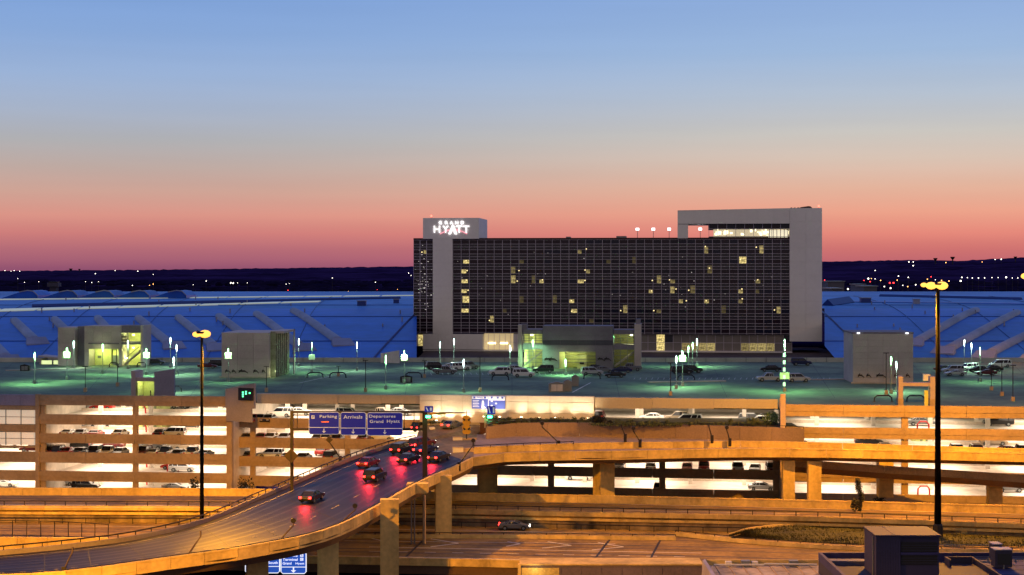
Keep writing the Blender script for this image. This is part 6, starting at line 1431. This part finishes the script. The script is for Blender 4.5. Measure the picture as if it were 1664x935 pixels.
# ------------------------------------------------------------------ vegetation
def leaves(mb, rr, n, c, r, s, flat=1.0):
    for _ in range(n):
        while 1:
            q_ = Vector((rr.uniform(-1, 1), rr.uniform(-1, 1), rr.uniform(-1, 1)))
            if q_.length < 1 and q_.length > .25: break
        p = Vector(c) + Vector((q_.x * r[0], q_.y * r[1], q_.z * r[2])); a = Vector((rr.uniform(-1, 1), rr.uniform(-1, 1), rr.uniform(-1, 1))).normalized(); b = a.orthogonal().normalized()
        k = s * rr.uniform(.6, 1.3); mb.quad(p - a * k, p - b * k * .5, p + a * k, p + b * k * .5)
def bush(px, Y, z, w, h, label, m=leaf_m, n=260, seed=1, name='shrub', group='shrubs in the planting bed', s=.13):
    rr = random.Random(seed); t = thing(name, label, 'shrub', ((px - CX) * Y / F, Y, z), 0, group); mb = MB()
    for k in range(4): leaves(mb, rr, n // 4, (rr.uniform(-.3, .3) * w, rr.uniform(-.2, .2) * w, h * rr.uniform(.4, .62)), (w * .34, w * .3, h * .38), s)
    obj('foliage', mb, m, t); st = MB()
    for k in range(3): st.tube([(0, 0, -.1), (rr.uniform(-.3, .3) * w, rr.uniform(-.2, .2), h * .7)], .03, 4)
    obj('stem', st, bark, t)
rr = random.Random(9); k = 0; px = 700
lw_ = ['low leafy shrub', 'thin warm lit shrub', 'round small shrub', 'scraggly shrub']
while px < 1262:
    tall = px > 965
    Yb = (263.5 if px < 966 else 258.5) - (px - 966) * .005; z_ = 12.9
    if px < 795: Yb = 271; z_ = 11.85
    h = rr.uniform(.6, 1.15) * (1.1 if tall else 1); w = rr.uniform(.9, 1.8)
    if not (965 < px < 1000): bush(px, Yb + rr.uniform(-.5, .8), z_, w, h, f"{lw_[k % 4]} in the long bed under the garage, {ORD[min(k, 57)]} shrub from the left", seed=k, n=150); k += 1
    px += rr.uniform(9, 14)
hb = MB(); rr = random.Random(4)
for i in range(2600):
    px = rr.uniform(800, 1262); Yb = rr.uniform(257.5 if px > 960 else 262.2, 262 if px < 960 else 260); x = (px - CX) * Yb / F; leaves(hb, rr, 3, (x, Yb, 13.1), (.4, .3, .3), .13)
struct('ground_cover', hb, leaf_m, 'stuff')
bush(968, 259.5, 12.9, 1.6, 1.75, 'round dark clipped bush at the right end of the portal wall, left of its twin', leaf_d, 700, 50, 'clipped_bush', 'clipped dark bushes'); bush(978.5, 259, 12.9, 1.6, 1.6, 'round dark clipped bush at the right end of the portal wall, right of its twin', leaf_d, 700, 51, 'clipped_bush', 'clipped dark bushes'); bush(989, 259, 12.9, 1.4, .9, 'lowest of the dark clipped bushes right of the portal wall', leaf_d, 500, 52, 'clipped_bush', 'clipped dark bushes')
bush(1252, 257.5, 12.9, 3.4, 2.7, 'large bright green bush against the pink pilaster', mat('bright_leaf', (.13, .22, .04), .7, var=.3, scale=5), 900, 53, 'green_bush', 'big bush')
bush(1222, 257.5, 12.9, 2.2, 1.6, 'medium green bush left of the large bright one', leaf_m, 500, 54, 'green_bush', 'big bush')
bush(317, 257, -.3, 2.2, 6.0, 'spiky dark shrub before the garage left of the mast', leaf_d, 500, 55, 'shrub', 'shrubs at the garage foot', .2); bush(398, 257, -.3, 2.4, 6.0, 'spiky dark shrub before the garage right of the left mast', leaf_d, 500, 56, 'shrub', 'shrubs at the garage foot', .2); bush(1431, 248, -.3, 2.2, 4.4, 'faint dark shrub below the opening right of the cypress', leaf_d, 400, 57, 'shrub', 'shrubs at the garage foot', .2)
bush(1389, 228, 3.6, 1.5, 2.2, 'small dark shrub left of the cypress foot', leaf_d, 400, 58, 'shrub', 'shrubs at the garage foot', .15)
t = thing('cypress_tree', 'slim leaning dark cypress before the lowest right opening', 'tree', ((1398 - CX) * 229 / F, 229, 3.6)); mb = MB(); rr = random.Random(8)
for k in range(26):
    f = k / 25; z_ = .2 + f * 4.3; x = .15 * sin(f * 5) - f * .1 - .1 + (.2 if .3 < f < .6 else 0); r_ = .28 + .3 * math.exp(-((f - .78) / .2) ** 2) + .2 * math.exp(-((f - .4) / .15) ** 2); leaves(mb, rr, 60, (x, 0, z_), (r_, r_, .3), .12)
obj('crown', mb, leaf_d, t); obj('trunk', MB().tube([(0, 0, 0), (.05, 0, 2), (-.1, 0, 4)], .1, 6, r1=.04), bark, t)
for i, (px, sx_) in enumerate(((1570, 1), (1594, -1))):
    p = G(px, 868, 1.9); t = thing('floodlight_stand', ('left', 'right')[i] + ' of two small orange lit wedges on the grass right of the mast', 'marker', p, 0, 'orange wedges on the grass'); obj('wedge', MB().prism([(-.6, 0), (.5, 0), (sx_ * -.5, .9), (sx_ * -.8, .8)], 0, .4), par_m, t); obj('foot', MB().box(-.5, .4, -.1, .5, -.25, -.02), conc_spandrel, t)

# ------------------------------------------------------------------ near roofs at the bottom of the picture
Ys = 190
t = thing('service_building', 'low dark service building roof at the bottom centre with a lit yellow left end', 'building', (gx_(845, Ys), Ys, -1)); w = gx_(1142, Ys) - gx_(845, Ys); h = gz_(918, Ys) + 1
obj('wall', MB().box(.1, w, -.2, 3.5, 0, h), mat('violet_wall', (.13, .10, .13), .8, var=.2), t); panels(t, .1, w, -.32, h - 2.4, h - .25, 9, 1, mat('violet_wall', (.13, .10, .13), .8)); obj('coping', MB().box(-.05, w, -.4, 3.7, h, h + .16), par_m, t); obj('corner_post', MB().box(-.25, .1, -.45, .2, 0, h + .1), par_m, t)
obj('lit_panel', MB().box(.2, 4.6, -.36, -.33, h - 2.2, h - .3), mat('yellow_render', (.55, .42, .14), .7, var=.3, scale=1), t); lamp(t, (1.8, -1.3, h - .4), 60, (1, .75, .35), .2)
for x in (.8, 1.9, 3.1): obj('vent_cowl', MB().tube([(x, -.6, h - 2.3), (x, -.6, h - 1.6), (x + .35, -.7, h - 1.3)], .22, 7), steel_d, t)
for px in (908, 1071):
    p = P(px, 915, 196); s_ = thing('parapet_box', ('left' if px == 908 else 'right') + ' small black box hung on the orange front parapet', 'box', p, 0, 'black boxes on the orange parapet'); obj('box', MB().box(-.3, .3, -.15, .15, -.2, .3), black, s_); obj('bracket', MB().box(-.1, .1, .15, 1.8, -.1, .1), steel_d, s_)
Yb = 186; zt_ = 4.9
t = thing('concrete_building', 'pale concrete roof lit orange at the bottom edge, right of centre', 'building', (gx_(1146, Yb), Yb, -1)); w = gx_(1330, Yb) - gx_(1146, Yb) - .1; h = gz_(911, Yb) + 1
rc = mat('roof_concrete_pale', (.38, .31, .25), .8, var=.3, scale=1.2, fine=3)
obj('wall', MB().box(0, w, -36, 0, 0, h - .5), rc, t); obj('roof_parapet', MB().box(0, w, -.3, 0, h - .5, h + .1), par_m, t)
obj('side_slope', MB().hexa([(-1.3, -36, 0), (0, -36, 0), (0, 0, 0), (-.6, 0, 0), (-.6, -36, h - .2), (0, -36, h), (0, .1, h + .15), (-.3, .1, h)]), mat('lilac_metal', (.3, .28, .38), .5), t)
for i in range(8): obj('roof_seam', MB().box(1.0 + i * 1.55, 1.09 + i * 1.55, -34, -.35, h - .5, h - .42), conc_spandrel, t)
for i, x in enumerate((2.2, 4.0, 5.2, 9.5)): obj('roof_unit', MB().box(x, x + .7 + .3 * (i % 2), -1.3, -.5, h - .5, h + .05 + .12 * (i % 2)), steel_g if i % 2 else conc_light, t)
obj('pipe_run', MB().tube([(.8, -1.6, h - .2), (6.5, -1.6, h - .2), (6.6, -1.6, h - .1), (w - .4, -1.7, h - .15)], .1, 6), conc_light, t)
vm_ = mat('violet_roof', (.03, .028, .12), .7, var=.2, scale=.8, fine=3); vd = mat('violet_dark', (.025, .022, .05), .7, var=.15)
Yc = 181
t = thing('dark_rooftop', 'dark violet building roof with penthouse in the bottom right corner', 'building', (gx_(1330, Yc), Yc, -1)); w = 26; h = gz_(898, Yc) + 1
obj('wall', MB().box(0, w, -45, 0, 0, h - .9), vd, t); obj('parapet', MB().box(0, w, -.3, 0, h - .9, h), vm_, t); obj('parapet', MB().box(0, .35, -45, -.3, h - .9, h), vm_, t)
obj('walkway', MB().box(.8, 6.4, -2.9, -1.4, h - .9, h - .45), mat('walkway', (.09, .09, .17), .6), t); obj('railing', MB().tube([(13.3, -.4, h), (13.3, -.4, h + .9), (20, -.4, h + .9)], .04, 5), steel_g, t)
obj('stair_frame', MB().box(13.6, 16.6, -2.2, -2.0, h - .9, h - .1).box(13.6, 13.8, -4, -2.2, h - .9, h - .1), vd, t)
obj('roof_sheet', MB().box(17.0, 25.5, -20, -.6, h - .9, h - .55), vm_, t); obj('roof_kerb', MB().box(16.8, 17.0, -20, -.5, h - .9, h - .3), vd, t)
for i in range(6): obj('roof_joint', MB().box(17.1, 25.4, -2.5 - i * 2.6, -2.42 - i * 2.6, h - .55, h - .52), vd, t)
t = thing('rooftop_penthouse', 'dark violet boxy penthouse with two louvre bays in front of the right mast', 'penthouse', (gx_(1419, 172), 172, 5)); w = gx_(1522, 172) - gx_(1419, 172); zt_ = gz_(871, 170.6) - 5
obj('wall', MB().box(0, w, -1, 4.3, 0, zt_ - .1).box(0, w * .38, -1.35, -1, 0, zt_ - .1), mat('penthouse_wall', (.032, .028, .085), .7, var=.1), t)
obj('roof', MB().box(-.1, w + .1, -1.5, 4.5, zt_ - .1, zt_ + .08), mat('penthouse_roof', (.012, .012, .07), .7, var=.15), t); obj('roof_joint', MB().box(w * .28, w * .28 + .07, -1.4, 4.4, zt_ + .08, zt_ + .12), vm_, t)
for z0, z1 in ((zt_ - 1.75, zt_ - .7), (zt_ - 3.1, zt_ - 2.05)):
    obj('louvre_bay', MB().box(w * .40, w * .97, -1.12, -1.0, z0, z1), black, t)
    for k in range(4): obj('louvre', MB().box(w * .40, w * .97, -1.22 - .03 * 0, -1.12, z0 + (z1 - z0) * (k + .55) / 4, z0 + (z1 - z0) * (k + .75) / 4), vd, t)
obj('louvre_sill', MB().box(w * .39, w * .98, -1.3, -1.0, zt_ - 2.02, zt_ - 1.8), vm_, t)
for i, (pa, pb, y0, y1, Y) in enumerate(((1614, 1628, 884, 905, 178), (1617, 1645, 893, 918, 174))):
    t = thing('air_handler', ('rear narrow', 'front cubic')[i] + ' dark rooftop air handler in the bottom right corner', 'air handler', (gx_(pa, Y), Y, gz_(y1, Y) - .3), 0, 'air handlers on the violet roof'); w = gx_(pb, Y) - gx_(pa, Y); h = gz_(y0, Y) - gz_(y1, Y) + .3
    obj('casing', MB().box(0, w, 0, 1.5, 0, h - .1), vd, t); obj('lid', MB().box(-.06, w + .06, -.06, 1.56, h - .1, h), mat('unit_lid', (.25, .25, .36), .5), t); obj('grille', MB().box(w * .15, w * .9, -.05, 0, h * .15, h * .75), black, t)

# small cabinets on the deck, and pipes, vents and cables on the near roofs
for i, (px, py, w_, h_, lab) in enumerate(((905, 637, 1.5, 1.9, 'pale gabled cabinet near the deck front below the central doors'), (922, 636, .8, 2.2, 'narrow upright cabinet right of the gabled one'), (935, 628, .7, 2.3, 'grey cabinet behind the narrow one'), (660, 622, 1.2, 1.5, 'dark squat cabinet beside the hoop left of centre'), (40, 603, 1.0, 1.5, 'dark cabinet at the far left of the deck'))):
    p = G(px, py, DZ); t = thing('utility_cabinet', lab, 'cabinet', p, 0, 'cabinets on the roof deck'); m_ = steel_g if 'dark' not in lab else steel_d
    obj('casing', MB().box(-w_, w_, 0, .9, 0, h_ * .8), m_, t); obj('lid', MB().prism([(-w_ - .06, h_ * .8), (w_ + .06, h_ * .8), (0, h_)], -.06, .96), m_, t); obj('door', MB().box(-w_ * .7, -.04, -.05, 0, .15, h_ * .72), conc_light if 'pale' in lab else steel_g, t); obj('door', MB().box(.04, w_ * .7, -.05, 0, .15, h_ * .72), conc_light if 'pale' in lab else steel_g, t)
br = [o for o in COL.objects if o.name.startswith('dark_rooftop')][0]; cb_ = [o for o in COL.objects if o.name.startswith('concrete_building')][0]
hh = gz_(898, 181) + 1
rr = random.Random(12)
for i in range(7): x = rr.uniform(17.6, 25); y = rr.uniform(-7, -1.2); obj('vent_pipe', MB().tube([(x, y, hh - .6), (x, y, hh - rr.uniform(.0, .25))], .09, 7), steel_g, br)
obj('conduit', MB().tube([(17.2, -3.2, hh - .5), (20.2, -3.3, hh - .5), (20.4, -5.5, hh - .5)], .06, 5), steel_g, br); obj('conduit', MB().tube([(17.2, -1.4, hh - .5), (25.2, -1.5, hh - .5)], .05, 5), steel_g, br)
obj('flashing', MB().box(17.0, 25.5, -.62, -.45, hh - .55, hh - .35), mat('flashing', (.14, .14, .24), .4, metal=.4), br)
for i in range(5): obj('parapet_joint', MB().box(1.2 + i * 4.6, 1.25 + i * 4.6, -.33, .02, hh - .5, hh + .01), black, br)
pm_ = [o for o in COL.objects if o.name.startswith('rooftop_penthouse')][0]
for k in range(9): obj('wall_rib', MB().box(.15 + k * .27, .18 + k * .27, -1.38, -1.35, .2, gz_(871, 170.6) - 5.2), vd, pm_)
obj('downpipe', MB().tube([(-.12, -.4, .2), (-.12, -.4, gz_(871, 170.6) - 5.2)], .07, 6), steel_g, pm_)
